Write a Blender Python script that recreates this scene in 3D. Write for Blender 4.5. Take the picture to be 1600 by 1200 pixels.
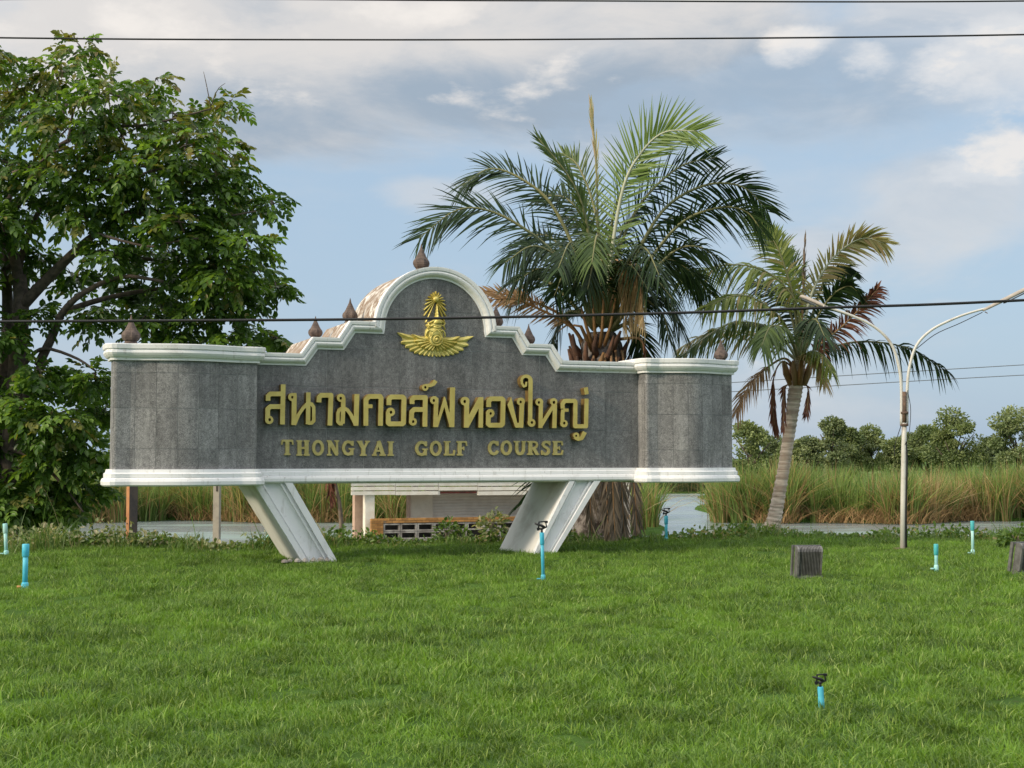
import bpy, math, random
import numpy as np
from mathutils import Vector, Matrix
from mathutils.geometry import tessellate_polygon

random.seed(7)
rng = np.random.default_rng(11)
R = math.radians
scene = bpy.context.scene
for o in list(bpy.data.objects):
    bpy.data.objects.remove(o)
COL = scene.collection

# ------------------------------------------------------------------ camera
EYE = 1.6
FPX = 2200.0
PITCH = math.atan(115.0 / FPX)
cam_d = bpy.data.cameras.new("camera")
cam_d.sensor_width = 36.0
cam_d.lens = 36.0 * FPX / 1600.0
cam_d.clip_start = 0.1
cam_d.clip_end = 8000
cam = bpy.data.objects.new("camera", cam_d)
cam.location = (0, 0, EYE)
cam.rotation_euler = (R(90) + PITCH, 0, 0)
COL.objects.link(cam)
scene.camera = cam

# ------------------------------------------------------------------ world
SUN_EL, SUN_AZ = R(28), R(-121)       # azimuth from +Y, negative = left of the view
world = bpy.data.worlds.new("World")
scene.world = world
world.use_nodes = True
wt = world.node_tree
wt.nodes.clear()


def wn(kind, **kw):
    n = wt.nodes.new(kind)
    for k, v in kw.items():
        setattr(n, k, v)
    return n


def wlink(a, b):
    wt.links.new(a, b)


def wmath(op, a, b=None, c=None, clamp=False):
    n = wn('ShaderNodeMath', operation=op, use_clamp=clamp)
    for i, x in enumerate((a, b, c)):
        if x is None:
            continue
        if isinstance(x, (int, float)):
            n.inputs[i].default_value = x
        else:
            wlink(x, n.inputs[i])
    return n.outputs[0]


def wmix(fac, a, b):
    n = wn('ShaderNodeMix', data_type='RGBA')
    for s, x in ((n.inputs[0], fac), (n.inputs[6], a), (n.inputs[7], b)):
        if isinstance(x, (int, float)):
            s.default_value = x
        elif isinstance(x, tuple):
            s.default_value = (*x, 1)
        else:
            wlink(x, s)
    return n.outputs[2]


def px_dir(px, py):
    v = Vector(((px - 800) / FPX, 1.0, -(py - 600) / FPX))
    v.rotate(Matrix.Rotation(PITCH, 3, 'X'))
    return v


SKY = 0.1
sky = wn('ShaderNodeTexSky', sky_type='NISHITA', sun_disc=False)
sky.sun_elevation = SUN_EL
sky.sun_rotation = SUN_AZ
sky.air_density = 1.2
sky.dust_density = 2.0
sky.ozone_density = 1.5
tc = wn('ShaderNodeTexCoord')
DIRV = tc.outputs['Generated']


def wnoise(scale, detail, rough, stretch=(1, 1, 2.2), off=(0, 0, 0), dist=0.0):
    m = wn('ShaderNodeMapping')
    m.inputs['Scale'].default_value = stretch
    m.inputs['Location'].default_value = off
    wlink(DIRV, m.inputs['Vector'])
    n = wn('ShaderNodeTexNoise')
    n.inputs['Scale'].default_value = scale
    n.inputs['Detail'].default_value = detail
    n.inputs['Roughness'].default_value = rough
    n.inputs['Distortion'].default_value = dist
    wlink(m.outputs[0], n.inputs['Vector'])
    return n.outputs['Fac']


def blob(px, py, rx, ry):
    d = px_dir(px, py).normalized()
    s = wn('ShaderNodeVectorMath', operation='SUBTRACT')
    wlink(DIRV, s.inputs[0])
    s.inputs[1].default_value = d
    m = wn('ShaderNodeVectorMath', operation='MULTIPLY')
    wlink(s.outputs[0], m.inputs[0])
    m.inputs[1].default_value = (FPX / rx, FPX / rx, FPX / ry)
    l = wn('ShaderNodeVectorMath', operation='LENGTH')
    wlink(m.outputs[0], l.inputs[0])
    mr = wn('ShaderNodeMapRange', interpolation_type='SMOOTHSTEP')
    wlink(l.outputs['Value'], mr.inputs['Value'])
    mr.inputs['From Min'].default_value = 0.25
    mr.inputs['From Max'].default_value = 1.35
    mr.inputs['To Min'].default_value = 1.0
    mr.inputs['To Max'].default_value = 0.0
    return mr.outputs[0]


def wmax(lst):
    a = lst[0]
    for b in lst[1:]:
        a = wmath('MAXIMUM', a, b)
    return a


def wsmooth(x, lo, hi):
    mr = wn('ShaderNodeMapRange', interpolation_type='SMOOTHSTEP')
    wlink(x, mr.inputs['Value'])
    mr.inputs['From Min'].default_value = lo
    mr.inputs['From Max'].default_value = hi
    return mr.outputs[0]


n1 = wnoise(5.0, 9, 0.58, off=(3.1, 0.4, 1.7), dist=0.3)
n2 = wnoise(14.0, 6, 0.6, off=(0.3, 7.4, 2.7))
n3 = wnoise(2.4, 5, 0.5, stretch=(1, 1, 3.5), off=(9.1, 2.2, 0.7))
big = wmax([blob(310, 40, 330, 215), blob(640, 60, 420, 190), blob(980, 30, 360, 110), blob(420, 170, 300, 95)])
cum = wmax([blob(1240, 72, 62, 40), blob(1352, 100, 60, 36), blob(1535, 105, 140, 95), blob(1570, 190, 120, 85), blob(230, 25, 90, 40), blob(640, 20, 110, 40)])
veil = wmax([blob(1470, 330, 240, 120), blob(1280, 400, 130, 60), blob(1150, 270, 80, 60), blob(700, 300, 160, 40)])
wob = wmath('SUBTRACT', n1, 0.5)
wob2 = wmath('SUBTRACT', n2, 0.5)
wobs = wmath('ADD', wmath('MULTIPLY', wob, 1.5), wmath('MULTIPLY', wob2, 0.45))
m_big = wsmooth(wmath('ADD', big, wmath('MULTIPLY', wobs, 1.25)), 0.02, 0.85)
sheet = wmax([blob(1260, 130, 360, 130), blob(1000, 150, 330, 130), blob(1500, 60, 260, 160)])
m_sheet = wmath('MULTIPLY', wsmooth(wmath('ADD', sheet, wmath('MULTIPLY', wobs, 1.2)), 0.1, 1.0), 0.7)
n4 = wnoise(9.0, 9, 0.6, stretch=(1, 1, 2.6), off=(1.7, 5.2, 3.3), dist=0.4)
m_cum = wmath('MULTIPLY', wsmooth(wmath('ADD', wmath('MULTIPLY', cum, 0.75), wmath('ADD', wmath('MULTIPLY', wob, 1.6), wmath('MULTIPLY', wob2, 2.2))), 0.25, 0.95), 0.85)
m_veil = wmath('MULTIPLY', wsmooth(wmath('ADD', wmath('MULTIPLY', veil, 0.7), wmath('MULTIPLY', wobs, 1.3)), 0.15, 0.85), 0.6)
m_gen = wmath('MULTIPLY', wsmooth(wmath('ADD', n3, wmath('MULTIPLY', wob2, 0.25)), 0.45, 0.72), 0.45)
# unseen cloud cover thickens overhead, added and brightened to light the lawn
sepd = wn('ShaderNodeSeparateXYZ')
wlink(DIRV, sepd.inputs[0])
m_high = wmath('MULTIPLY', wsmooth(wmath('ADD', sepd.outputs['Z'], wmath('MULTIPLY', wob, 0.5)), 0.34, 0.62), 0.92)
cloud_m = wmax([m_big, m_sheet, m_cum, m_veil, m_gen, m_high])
# cloud tone: pale lit tops, blue-grey bases
base_b = wmax([blob(470, 205, 360, 80), blob(720, 175, 260, 70), blob(980, 160, 260, 90), blob(1000, 215, 220, 60), blob(1260, 150, 330, 120)])
shade = wmath('SUBTRACT', wsmooth(wmath('ADD', wmath('MULTIPLY', base_b, 0.75), wmath('ADD', wmath('MULTIPLY', wob, 0.9), wmath('MULTIPLY', wmath('SUBTRACT', n4, 0.5), 1.7))), -0.12, 0.95), wmath('MULTIPLY', m_cum, 0.7), clamp=True)
k = 1.0 / SKY
lit = (0.485 * k, 0.472 * k, 0.463 * k)
shd = (0.235 * k, 0.29 * k, 0.355 * k)
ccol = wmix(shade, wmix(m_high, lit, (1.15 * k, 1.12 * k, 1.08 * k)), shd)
# soft high haze towards the horizon evens out the clear blue
hs = wn('ShaderNodeMix', data_type='RGBA')
hs.inputs[0].default_value = 0.8
wlink(sky.outputs[0], hs.inputs[6])
hs.inputs[7].default_value = (0.285 * k, 0.38 * k, 0.492 * k, 1)
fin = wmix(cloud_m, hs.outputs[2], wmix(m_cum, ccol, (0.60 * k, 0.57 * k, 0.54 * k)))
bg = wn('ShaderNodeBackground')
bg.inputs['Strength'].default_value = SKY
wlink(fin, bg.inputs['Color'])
wo = wn('ShaderNodeOutputWorld')
wlink(bg.outputs[0], wo.inputs['Surface'])

# ------------------------------------------------------------------ sun
sun_d = bpy.data.lights.new("sun", 'SUN')
sun_d.energy = 2.0
sun_d.angle = R(10)
sun_d.color = (1.0, 0.86, 0.66)
sun = bpy.data.objects.new("sun", sun_d)
sdir = Vector((math.sin(SUN_AZ) * math.cos(SUN_EL), math.cos(SUN_AZ) * math.cos(SUN_EL), math.sin(SUN_EL)))
sun.rotation_euler = sdir.to_track_quat('Z', 'Y').to_euler()
sun.location = (-30, 10, 40)
COL.objects.link(sun)

vs = scene.view_settings
vs.view_transform = 'Standard'
vs.look = 'None'
vs.gamma = 1.0
vs.use_curve_mapping = False
vs.exposure = 0.62

# ------------------------------------------------------------------ helpers
def P(px, py, Y):
    """point on the ray through a photo pixel at distance Y"""
    d = px_dir(px, py)
    return Vector((0, 0, EYE)) + d * (Y / d.y)


def GP(px, py, z=0.0):
    d = px_dir(px, py)
    return Vector((0, 0, EYE)) + d * ((z - EYE) / d.z)


class MB:
    def __init__(s):
        s.v, s.f = [], []

    def add(s, verts, faces):
        b = len(s.v)
        s.v.extend([tuple(v) for v in verts])
        s.f.extend([tuple(b + i for i in f) for f in faces])
        return s

    def box(s, lo, hi, M=None):
        x0, y0, z0 = lo
        x1, y1, z1 = hi
        vs = [Vector(p) for p in ((x0, y0, z0), (x1, y0, z0), (x1, y1, z0), (x0, y1, z0),
                                  (x0, y0, z1), (x1, y0, z1), (x1, y1, z1), (x0, y1, z1))]
        if M:
            vs = [M @ v for v in vs]
        return s.add(vs, [(0, 3, 2, 1), (4, 5, 6, 7), (0, 1, 5, 4), (1, 2, 6, 5), (2, 3, 7, 6), (3, 0, 4, 7)])

    def prism(s, poly, y0, y1, f=lambda a, b, c: (a, c, b)):
        """poly of (u, z) counter-clockwise, extruded y0 (front) to y1 (back)"""
        n = len(poly)
        vs = [f(a, b, y0) for a, b in poly] + [f(a, b, y1) for a, b in poly]
        tri = tessellate_polygon([[Vector((a, b, 0)) for a, b in poly]])
        fs = []
        for t in tri:
            fs.append(tuple(t))
            fs.append(tuple(n + i for i in reversed(t)))
        for i in range(n):
            j = (i + 1) % n
            fs.append((i, i + n, j + n, j))
        return s.add(vs, fs)

    def tube(s, pts, rad, n=8, caps=True, flat=None):
        pts = [Vector(p) for p in pts]
        if isinstance(rad, (int, float)):
            rad = [rad] * len(pts)
        vs, fs = [], []
        ref = None
        for i, p in enumerate(pts):
            t = (pts[min(i + 1, len(pts) - 1)] - pts[max(i - 1, 0)]).normalized()
            if ref is None:
                ref = Vector((0, 1, 0)) if abs(t.y) < 0.9 else Vector((1, 0, 0))
            a = (ref - t * ref.dot(t)).normalized()
            ref = a
            b = t.cross(a)
            for k in range(n):
                q = 2 * math.pi * k / n
                vs.append(p + (a * math.cos(q) + b * math.sin(q)) * rad[i])
        for i in range(len(pts) - 1):
            for k in range(n):
                k2 = (k + 1) % n
                fs.append((i * n + k, i * n + k2, (i + 1) * n + k2, (i + 1) * n + k))
        if caps:
            fs.append(tuple(range(n))[::-1])
            fs.append(tuple((len(pts) - 1) * n + k for k in range(n)))
        return s.add(vs, fs)

    def lathe(s, prof, c=(0, 0, 0), n=16):
        c = Vector(c)
        vs, fs = [], []
        for r, z in prof:
            for k in range(n):
                q = 2 * math.pi * k / n
                vs.append(c + Vector((r * math.cos(q), r * math.sin(q), z)))
        for i in range(len(prof) - 1):
            for k in range(n):
                k2 = (k + 1) % n
                fs.append((i * n + k, i * n + k2, (i + 1) * n + k2, (i + 1) * n + k))
        fs.append(tuple(range(n))[::-1])
        fs.append(tuple((len(prof) - 1) * n + k for k in range(n)))
        return s.add(vs, fs)

    def mesh(s, name, m=None, smooth=False):
        me = bpy.data.meshes.new(name)
        me.from_pydata(s.v, [], s.f)
        if smooth:
            me.polygons.foreach_set('use_smooth', [True] * len(me.polygons))
        if m:
            me.materials.append(m)
        me.update()
        return me

    def build(s, name, m=None, parent=None, smooth=False, loc=None):
        return obj(name, s.mesh(name, m, smooth), parent, loc)


def obj(name, me, parent=None, loc=None):
    o = bpy.data.objects.new(name, me)
    COL.objects.link(o)
    if parent:
        o.parent = parent
    if loc is not None:
        o.location = loc
    return o


def tag(o, label=None, cat=None, group=None, kind=None):
    if label:
        o['label'] = label
    if cat:
        o['category'] = cat
    if group:
        o['group'] = group
    if kind:
        o['kind'] = kind
    return o


def empty(name, loc, rz=0.0, label=None, cat=None, group=None):
    o = bpy.data.objects.new(name, None)
    o.empty_display_size = 0.3
    o.location = loc
    o.rotation_euler = (0, 0, rz)
    COL.objects.link(o)
    return tag(o, label, cat, group)


def np_mesh(name, V, F, m, smooth=False):
    """V (n,3) float, F (k,q) int uniform polygons"""
    V = np.asarray(V, dtype=np.float32)
    F = np.asarray(F, dtype=np.int32)
    me = bpy.data.meshes.new(name)
    me.vertices.add(len(V))
    me.vertices.foreach_set('co', V.ravel())
    k, q = F.shape
    me.loops.add(k * q)
    me.loops.foreach_set('vertex_index', F.ravel())
    me.polygons.add(k)
    me.polygons.foreach_set('loop_start', np.arange(0, k * q, q, dtype=np.int32))
    if smooth:
        me.polygons.foreach_set('use_smooth', np.ones(k, dtype=bool))
    me.materials.append(m)
    me.update(calc_edges=True)
    return me


def nrm(a):
    return a / np.maximum(np.linalg.norm(a, axis=-1, keepdims=True), 1e-9)


# ------------------------------------------------------------------ materials
def new_mat(name):
    m = bpy.data.materials.new(name)
    m.use_nodes = True
    t = m.node_tree
    t.nodes.clear()
    return m, t


class NT:
    def __init__(s, t):
        s.t = t
        s.pos = None

    def n(s, kind, **kw):
        n = s.t.nodes.new(kind)
        for k, v in kw.items():
            setattr(n, k, v)
        return n

    def l(s, a, b):
        s.t.links.new(a, b)

    def set(s, sock, x):
        if isinstance(x, tuple):
            sock.default_value = (*x, 1) if len(x) == 3 and len(sock.default_value) == 4 else x
        elif isinstance(x, (int, float)):
            sock.default_value = x
        else:
            s.l(x, sock)

    def position(s):
        if s.pos is None:
            s.pos = s.n('ShaderNodeNewGeometry')
        return s.pos.outputs['Position']

    def island(s):
        s.position()
        return s.pos.outputs['Random Per Island']

    def objrand(s):
        return s.n('ShaderNodeObjectInfo').outputs['Random']

    def noise(s, scale, detail=4, rough=0.55, stretch=(1, 1, 1), off=(0, 0, 0), vec=None):
        mp = s.n('ShaderNodeMapping')
        mp.inputs['Scale'].default_value = stretch
        mp.inputs['Location'].default_value = off
        s.l(vec if vec is not None else s.position(), mp.inputs['Vector'])
        n = s.n('ShaderNodeTexNoise')
        n.inputs['Scale'].default_value = scale
        n.inputs['Detail'].default_value = detail
        n.inputs['Roughness'].default_value = rough
        s.l(mp.outputs[0], n.inputs['Vector'])
        return n.outputs['Fac']

    def ramp(s, x, lo, hi, a=0.0, b=1.0):
        mr = s.n('ShaderNodeMapRange', interpolation_type='SMOOTHSTEP')
        s.set(mr.inputs['Value'], x)
        mr.inputs['From Min'].default_value = lo
        mr.inputs['From Max'].default_value = hi
        mr.inputs['To Min'].default_value = a
        mr.inputs['To Max'].default_value = b
        return mr.outputs[0]

    def math(s, op, a, b=0.0):
        n = s.n('ShaderNodeMath', operation=op)
        s.set(n.inputs[0], a)
        s.set(n.inputs[1], b)
        return n.outputs[0]

    def mix(s, fac, a, b, mode='MIX'):
        n = s.n('ShaderNodeMix', data_type='RGBA', blend_type=mode)
        s.set(n.inputs[0], fac)
        s.set(n.inputs[6], a)
        s.set(n.inputs[7], b)
        return n.outputs[2]

    def val(s, col, v):
        h = s.n('ShaderNodeHueSaturation')
        s.set(h.inputs['Color'], col)
        s.set(h.inputs['Value'], v)
        return h.outputs[0]

    def bump(s, h, strength, dist=0.01):
        b = s.n('ShaderNodeBump')
        b.inputs['Strength'].default_value = strength
        b.inputs['Distance'].default_value = dist
        s.l(h, b.inputs['Height'])
        return b.outputs[0]

    def out(s, col, rough=0.7, metal=0.0, normal=None, spec=0.4, transl=0.0, tcol=None):
        p = s.n('ShaderNodeBsdfPrincipled')
        s.set(p.inputs['Base Color'], col)
        s.set(p.inputs['Roughness'], rough)
        s.set(p.inputs['Metallic'], metal)
        p.inputs['Specular IOR Level'].default_value = spec
        if normal is not None:
            s.l(normal, p.inputs['Normal'])
        o = s.n('ShaderNodeOutputMaterial')
        if transl > 0:
            tr = s.n('ShaderNodeBsdfTranslucent')
            s.set(tr.inputs['Color'], tcol if tcol is not None else col)
            mx = s.n('ShaderNodeMixShader')
            mx.inputs[0].default_value = transl
            s.l(p.outputs[0], mx.inputs[1])
            s.l(tr.outputs[0], mx.inputs[2])
            s.l(mx.outputs[0], o.inputs['Surface'])
        else:
            s.l(p.outputs[0], o.inputs['Surface'])
        return p


def simple(name, c1, c2=None, scale=6.0, rough=0.7, metal=0.0, spec=0.4, bump=0.0, bscale=40, lo=0.35, hi=0.65, objv=0.0):
    m, t = new_mat(name)
    q = NT(t)
    col = c1
    if c2 is not None:
        col = q.mix(q.ramp(q.noise(scale, 6, 0.6), lo, hi), c1, c2)
    if objv:
        col = q.val(col, q.ramp(q.objrand(), 0, 1, 1 - objv, 1 + objv))
    nm = q.bump(q.noise(bscale, 5, 0.6), bump) if bump else None
    q.out(col, rough, metal, nm, spec)
    return m


def leafmat(name, dark, light, rough=0.45, transl=0.3, patch=None, pscale=0.7, dry=None, dryfrac=0.0, spec=0.35, tc=(1.5, 1.5, 0.6)):
    m, t = new_mat(name)
    q = NT(t)
    isl = q.island()
    col = q.mix(isl, dark, light)
    if patch is not None:
        col = q.mix(q.ramp(q.noise(pscale, 3, 0.6), 0.4, 0.66), col, patch)
    if dry is not None:
        f = q.math('FRACT', q.math('MULTIPLY', isl, 37.7))
        col = q.mix(q.math('LESS_THAN', f, dryfrac), col, dry)
    tcol = q.mix(1.0, col, tc, 'MULTIPLY')
    q.out(col, rough, 0, None, spec, transl, tcol)
    return m


def make_mats():
    M = {}
    # granite: speckle, streaks, slab-to-slab tone
    for nm, streak, tone in (('granite', 0.16, 1.22), ('granite_wing', 0.34, 1.42)):
        m, t = new_mat(nm)
        q = NT(t)
        sp = q.noise(95, 3, 0.8)
        col = q.mix(q.ramp(sp, 0.34, 0.68), (0.062 * tone, 0.062 * tone, 0.065 * tone), (0.24 * tone, 0.235 * tone, 0.23 * tone))
        mid = q.noise(16, 4, 0.65)
        col = q.val(col, q.ramp(mid, 0.3, 0.7, 0.78, 1.22))
        st = q.noise(6.5, 5, 0.65, stretch=(2.2, 2.2, 0.13))
        st2 = q.noise(2.2, 3, 0.6, off=(4, 1, 2))
        sf = q.math('MULTIPLY', q.ramp(st, 0.5, 0.74), q.ramp(st2, 0.35, 0.65, 0.25, 1.0))
        col = q.mix(q.math('MULTIPLY', sf, streak * 2.4), col, (0.34, 0.34, 0.33))
        dk = q.noise(3.2, 4, 0.6, stretch=(2.0, 2.0, 0.35), off=(1, 8, 2))
        col = q.val(col, q.ramp(dk, 0.36, 0.6, 0.8, 1.06))
        if nm == 'granite_wing':
            cr = q.noise(17, 3, 0.55, off=(2, 3, 1))
            ln = q.ramp(q.math('ABSOLUTE', q.math('SUBTRACT', cr, 0.5)), 0.0, 0.035, 0.5, 0.0)
            col = q.mix(q.math('MULTIPLY', ln, q.ramp(st2, 0.35, 0.6, 0.3, 1)), col, (0.42, 0.415, 0.39))
        col = q.val(col, q.ramp(q.objrand(), 0, 1, 0.88, 1.12))
        q.out(col, 0.55, 0, q.bump(sp, 0.15, 0.003), 0.35)
        M[nm] = m
    M['grout'] = simple('grout', (0.50, 0.50, 0.48), (0.24, 0.24, 0.24), 3, 0.9)
    # white painted mouldings, scuffed and streaked
    m, t = new_mat('white_paint')
    q = NT(t)
    d1 = q.noise(3.0, 7, 0.68)
    d2 = q.noise(26, 4, 0.65)
    col = q.mix(q.ramp(d1, 0.5, 0.78, 0, 0.5), (0.83, 0.83, 0.83), (0.5, 0.49, 0.46))
    st = q.noise(9, 4, 0.6, stretch=(1.8, 1.8, 0.25))
    col = q.mix(q.ramp(st, 0.55, 0.76, 0, 0.5), col, (0.42, 0.40, 0.36))
    ch = q.math('MULTIPLY', q.ramp(d2, 0.62, 0.7), q.ramp(d1, 0.48, 0.62))
    col = q.mix(q.math('MULTIPLY', ch, 0.85), col, (0.27, 0.21, 0.17))
    q.out(col, 0.55, 0, q.bump(d2, 0.12, 0.01), 0.35)
    M['white_paint'] = m
    # weathered roof faces of the sign: flaking white over brown stains
    m, t = new_mat('weathered_plaster')
    q = NT(t)
    d1 = q.noise(5.5, 6, 0.7)
    d2 = q.noise(1.6, 4, 0.6)
    col = q.mix(q.ramp(d1, 0.44, 0.6), (0.24, 0.17, 0.12), (0.76, 0.74, 0.69))
    col = q.mix(q.ramp(d2, 0.42, 0.62, 0, 0.75), col, (0.30, 0.235, 0.185))
    q.out(col, 0.85, 0, q.bump(d1, 0.35, 0.02), 0.2)
    M['weathered_plaster'] = m
    M['leg_paint'] = simple('leg_paint', (0.74, 0.72, 0.67), (0.56, 0.52, 0.46), 2.4, 0.75, bump=0.12, bscale=18, lo=0.45, hi=0.75)
    # gilded letters
    m, t = new_mat('gold_paint')
    q = NT(t)
    g = q.noise(5, 5, 0.6)
    col = q.mix(q.ramp(g, 0.35, 0.7), (0.60, 0.495, 0.15), (0.50, 0.395, 0.105))
    q.out(col, 0.45, 0.12, None, 0.5)
    M['gold_paint'] = m
    M['gold_leaf'] = simple('gold_leaf', (0.74, 0.63, 0.20), (0.58, 0.46, 0.11), 9, 0.4, 0.2)
    M['gold_light'] = simple('gold_light', (0.56, 0.475, 0.19), (0.45, 0.37, 0.13), 12, 0.5, 0.2)
    M['letter_side'] = simple('letter_side', (0.16, 0.10, 0.03), (0.24, 0.16, 0.05), 7, 0.5, 0.25)
    M['finial'] = simple('finial', (0.155, 0.115, 0.095), (0.08, 0.062, 0.055), 14, 0.9, bump=0.3, bscale=60)
    M['pvc_blue'] = simple('pvc_blue', (0.05, 0.42, 0.60), (0.10, 0.50, 0.64), 12, 0.45, objv=0.08)
    M['pvc_faded'] = simple('pvc_faded', (0.30, 0.66, 0.66), (0.45, 0.72, 0.68), 9, 0.55)
    M['pvc_teal'] = simple('pvc_teal', (0.06, 0.42, 0.45), (0.10, 0.48, 0.5), 12, 0.5)
    M['black_plastic'] = simple('black_plastic', (0.012, 0.012, 0.014), None, rough=0.4)
    M['cable'] = simple('cable', (0.012, 0.012, 0.014), None, rough=0.6)
    M['far_wire'] = simple('far_wire', (0.16, 0.18, 0.2), None, rough=0.7)
    M['steel_paint'] = simple('steel_paint', (0.62, 0.60, 0.55), (0.42, 0.36, 0.30), 3.5, 0.5, bump=0.05, lo=0.5, hi=0.75)
    M['lamp_body'] = simple('lamp_body', (0.42, 0.37, 0.31), (0.34, 0.30, 0.26), 8, 0.55)
    M['rusty_steel'] = simple('rusty_steel', (0.10, 0.07, 0.055), (0.2, 0.12, 0.08), 9, 0.8)
    M['flood_metal'] = simple('flood_metal', (0.09, 0.087, 0.09), (0.14, 0.135, 0.13), 18, 0.5, 0.3)
    M['flood_frame'] = simple('flood_frame', (0.23, 0.225, 0.22), (0.14, 0.135, 0.13), 14, 0.5, 0.3)
    m, t = new_mat('lamp_glass')
    q = NT(t)
    q.out((0.05, 0.06, 0.06), 0.08, 0, None, 0.6)
    M['lamp_glass'] = m
    M['cream_wall'] = simple('cream_wall', (0.78, 0.67, 0.52), (0.68, 0.57, 0.43), 2.5, 0.8)
    M['cream_board'] = simple('cream_board', (0.83, 0.77, 0.66), (0.74, 0.66, 0.54), 4, 0.7, objv=0.05)
    M['shutter'] = simple('shutter', (0.76, 0.66, 0.54), (0.68, 0.58, 0.47), 3, 0.7)
    M['pink_column'] = simple('pink_column', (0.60, 0.42, 0.31), (0.50, 0.34, 0.25), 4, 0.8)
    M['brick'] = simple('brick', (0.46, 0.235, 0.075), (0.36, 0.17, 0.05), 5, 0.85, bump=0.2, bscale=50, objv=0.22)
    M['mortar'] = simple('mortar', (0.34, 0.22, 0.12), (0.26, 0.17, 0.1), 8, 0.95)
    M['old_block'] = simple('old_block', (0.46, 0.42, 0.37), (0.22, 0.19, 0.165), 4, 0.9, bump=0.3, bscale=25)
    M['void_shade'] = simple('void_shade', (0.05, 0.045, 0.04), (0.09, 0.075, 0.065), 3, 0.95)  # near-black colour standing in for shade in openings
    M['red_rust'] = simple('red_rust', (0.22, 0.05, 0.035), (0.1, 0.03, 0.025), 6, 0.8)
    M['roof_sheet'] = simple('roof_sheet', (0.14, 0.10, 0.085), (0.2, 0.15, 0.12), 3, 0.8)
    M['post_orange'] = simple('post_orange', (0.52, 0.25, 0.11), (0.40, 0.18, 0.08), 5, 0.8, bump=0.15)
    M['post_dark'] = simple('post_dark', (0.075, 0.068, 0.075), (0.13, 0.105, 0.095), 5, 0.85)
    M['post_grey'] = simple('post_grey', (0.42, 0.38, 0.31), (0.33, 0.29, 0.24), 5, 0.85)
    M['bark'] = simple('bark', (0.13, 0.10, 0.08), (0.07, 0.055, 0.045), 9, 0.9, bump=0.6, bscale=22)
    M['twig'] = simple('twig', (0.24, 0.19, 0.145), (0.13, 0.1, 0.08), 6, 0.85)
    # palm bark
    m, t = new_mat('palm_bark')
    q = NT(t)
    a = q.noise(7, 6, 0.7)
    b = q.noise(3, 3, 0.6, off=(2, 0, 9))
    col = q.mix(q.ramp(a, 0.36, 0.62), (0.055, 0.042, 0.036), (0.27, 0.24, 0.22))
    col = q.mix(q.ramp(b, 0.55, 0.72, 0, 0.6), col, (0.33, 0.31, 0.29))
    q.out(col, 0.95, 0, q.bump(a, 0.8, 0.03), 0.2)
    M['palm_bark'] = m
    m, t = new_mat('coco_bark')
    q = NT(t)
    a = q.noise(1.4, 5, 0.7, stretch=(0.7, 0.7, 11))
    b = q.noise(9, 4, 0.65)
    col = q.mix(q.ramp(a, 0.38, 0.6), (0.74, 0.63, 0.52), (0.40, 0.31, 0.24))
    col = q.mix(q.ramp(b, 0.55, 0.78, 0, 0.45), col, (0.36, 0.30, 0.25))
    q.out(col, 0.9, 0, q.bump(a, 0.7, 0.03), 0.2)
    M['coco_bark'] = m
    M['boot'] = simple('boot', (0.15, 0.075, 0.045), (0.07, 0.04, 0.03), 6, 0.9, objv=0.25)
    M['petiole'] = simple('petiole', (0.33, 0.175, 0.06), (0.20, 0.11, 0.045), 4, 0.6)
    M['rachis_green'] = simple('rachis_green', (0.20, 0.19, 0.075), (0.14, 0.15, 0.06), 4, 0.5)
    M['rachis_pale'] = simple('rachis_pale', (0.46, 0.47, 0.34), None, rough=0.5)
    M['rachis_dry'] = simple('rachis_dry', (0.36, 0.22, 0.11), (0.26, 0.15, 0.08), 4, 0.8)
    M['frond_dark'] = leafmat('frond_dark', (0.010, 0.026, 0.010), (0.036, 0.07, 0.02), 0.5, 0.13, spec=0.22)
    M['frond_mid'] = leafmat('frond_mid', (0.04, 0.08, 0.018), (0.11, 0.16, 0.04), 0.45, 0.25, spec=0.3)
    M['frond_bright'] = leafmat('frond_bright', (0.12, 0.19, 0.05), (0.26, 0.34, 0.12), 0.42, 0.3)
    M['frond_olive'] = leafmat('frond_olive', (0.085, 0.135, 0.022), (0.235, 0.275, 0.06), 0.45, 0.32, dry=(0.3, 0.24, 0.1), dryfrac=0.07)
    M['frond_pale'] = leafmat('frond_pale', (0.19, 0.19, 0.08), (0.36, 0.33, 0.17), 0.5, 0.25, dry=(0.36, 0.27, 0.15), dryfrac=0.25)
    M['frond_dry'] = leafmat('frond_dry', (0.24, 0.14, 0.07), (0.42, 0.28, 0.15), 0.7, 0.15, tc=(1.2, 1.1, 0.8))
    M['frond_grey'] = leafmat('frond_grey', (0.10, 0.085, 0.065), (0.27, 0.22, 0.17), 0.8, 0.1, tc=(1.1, 1.0, 0.9))
    M['frond_red'] = leafmat('frond_red', (0.10, 0.035, 0.025), (0.28, 0.12, 0.07), 0.7, 0.15, tc=(1.3, 0.9, 0.7))
    M['frond_straw'] = leafmat('frond_straw', (0.36, 0.24, 0.10), (0.55, 0.42, 0.22), 0.7, 0.2, tc=(1.2, 1.1, 0.8))
    M['tree_leaf'] = leafmat('tree_leaf', (0.035, 0.085, 0.015), (0.12, 0.215, 0.035), 0.36, 0.36, patch=(0.05, 0.11, 0.018), pscale=0.9,
                             dry=(0.22, 0.21, 0.06), dryfrac=0.035, spec=0.4)
    M['tree_leaf_young'] = leafmat('tree_leaf_young', (0.10, 0.20, 0.03), (0.21, 0.33, 0.06), 0.38, 0.4, spec=0.4)
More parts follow.
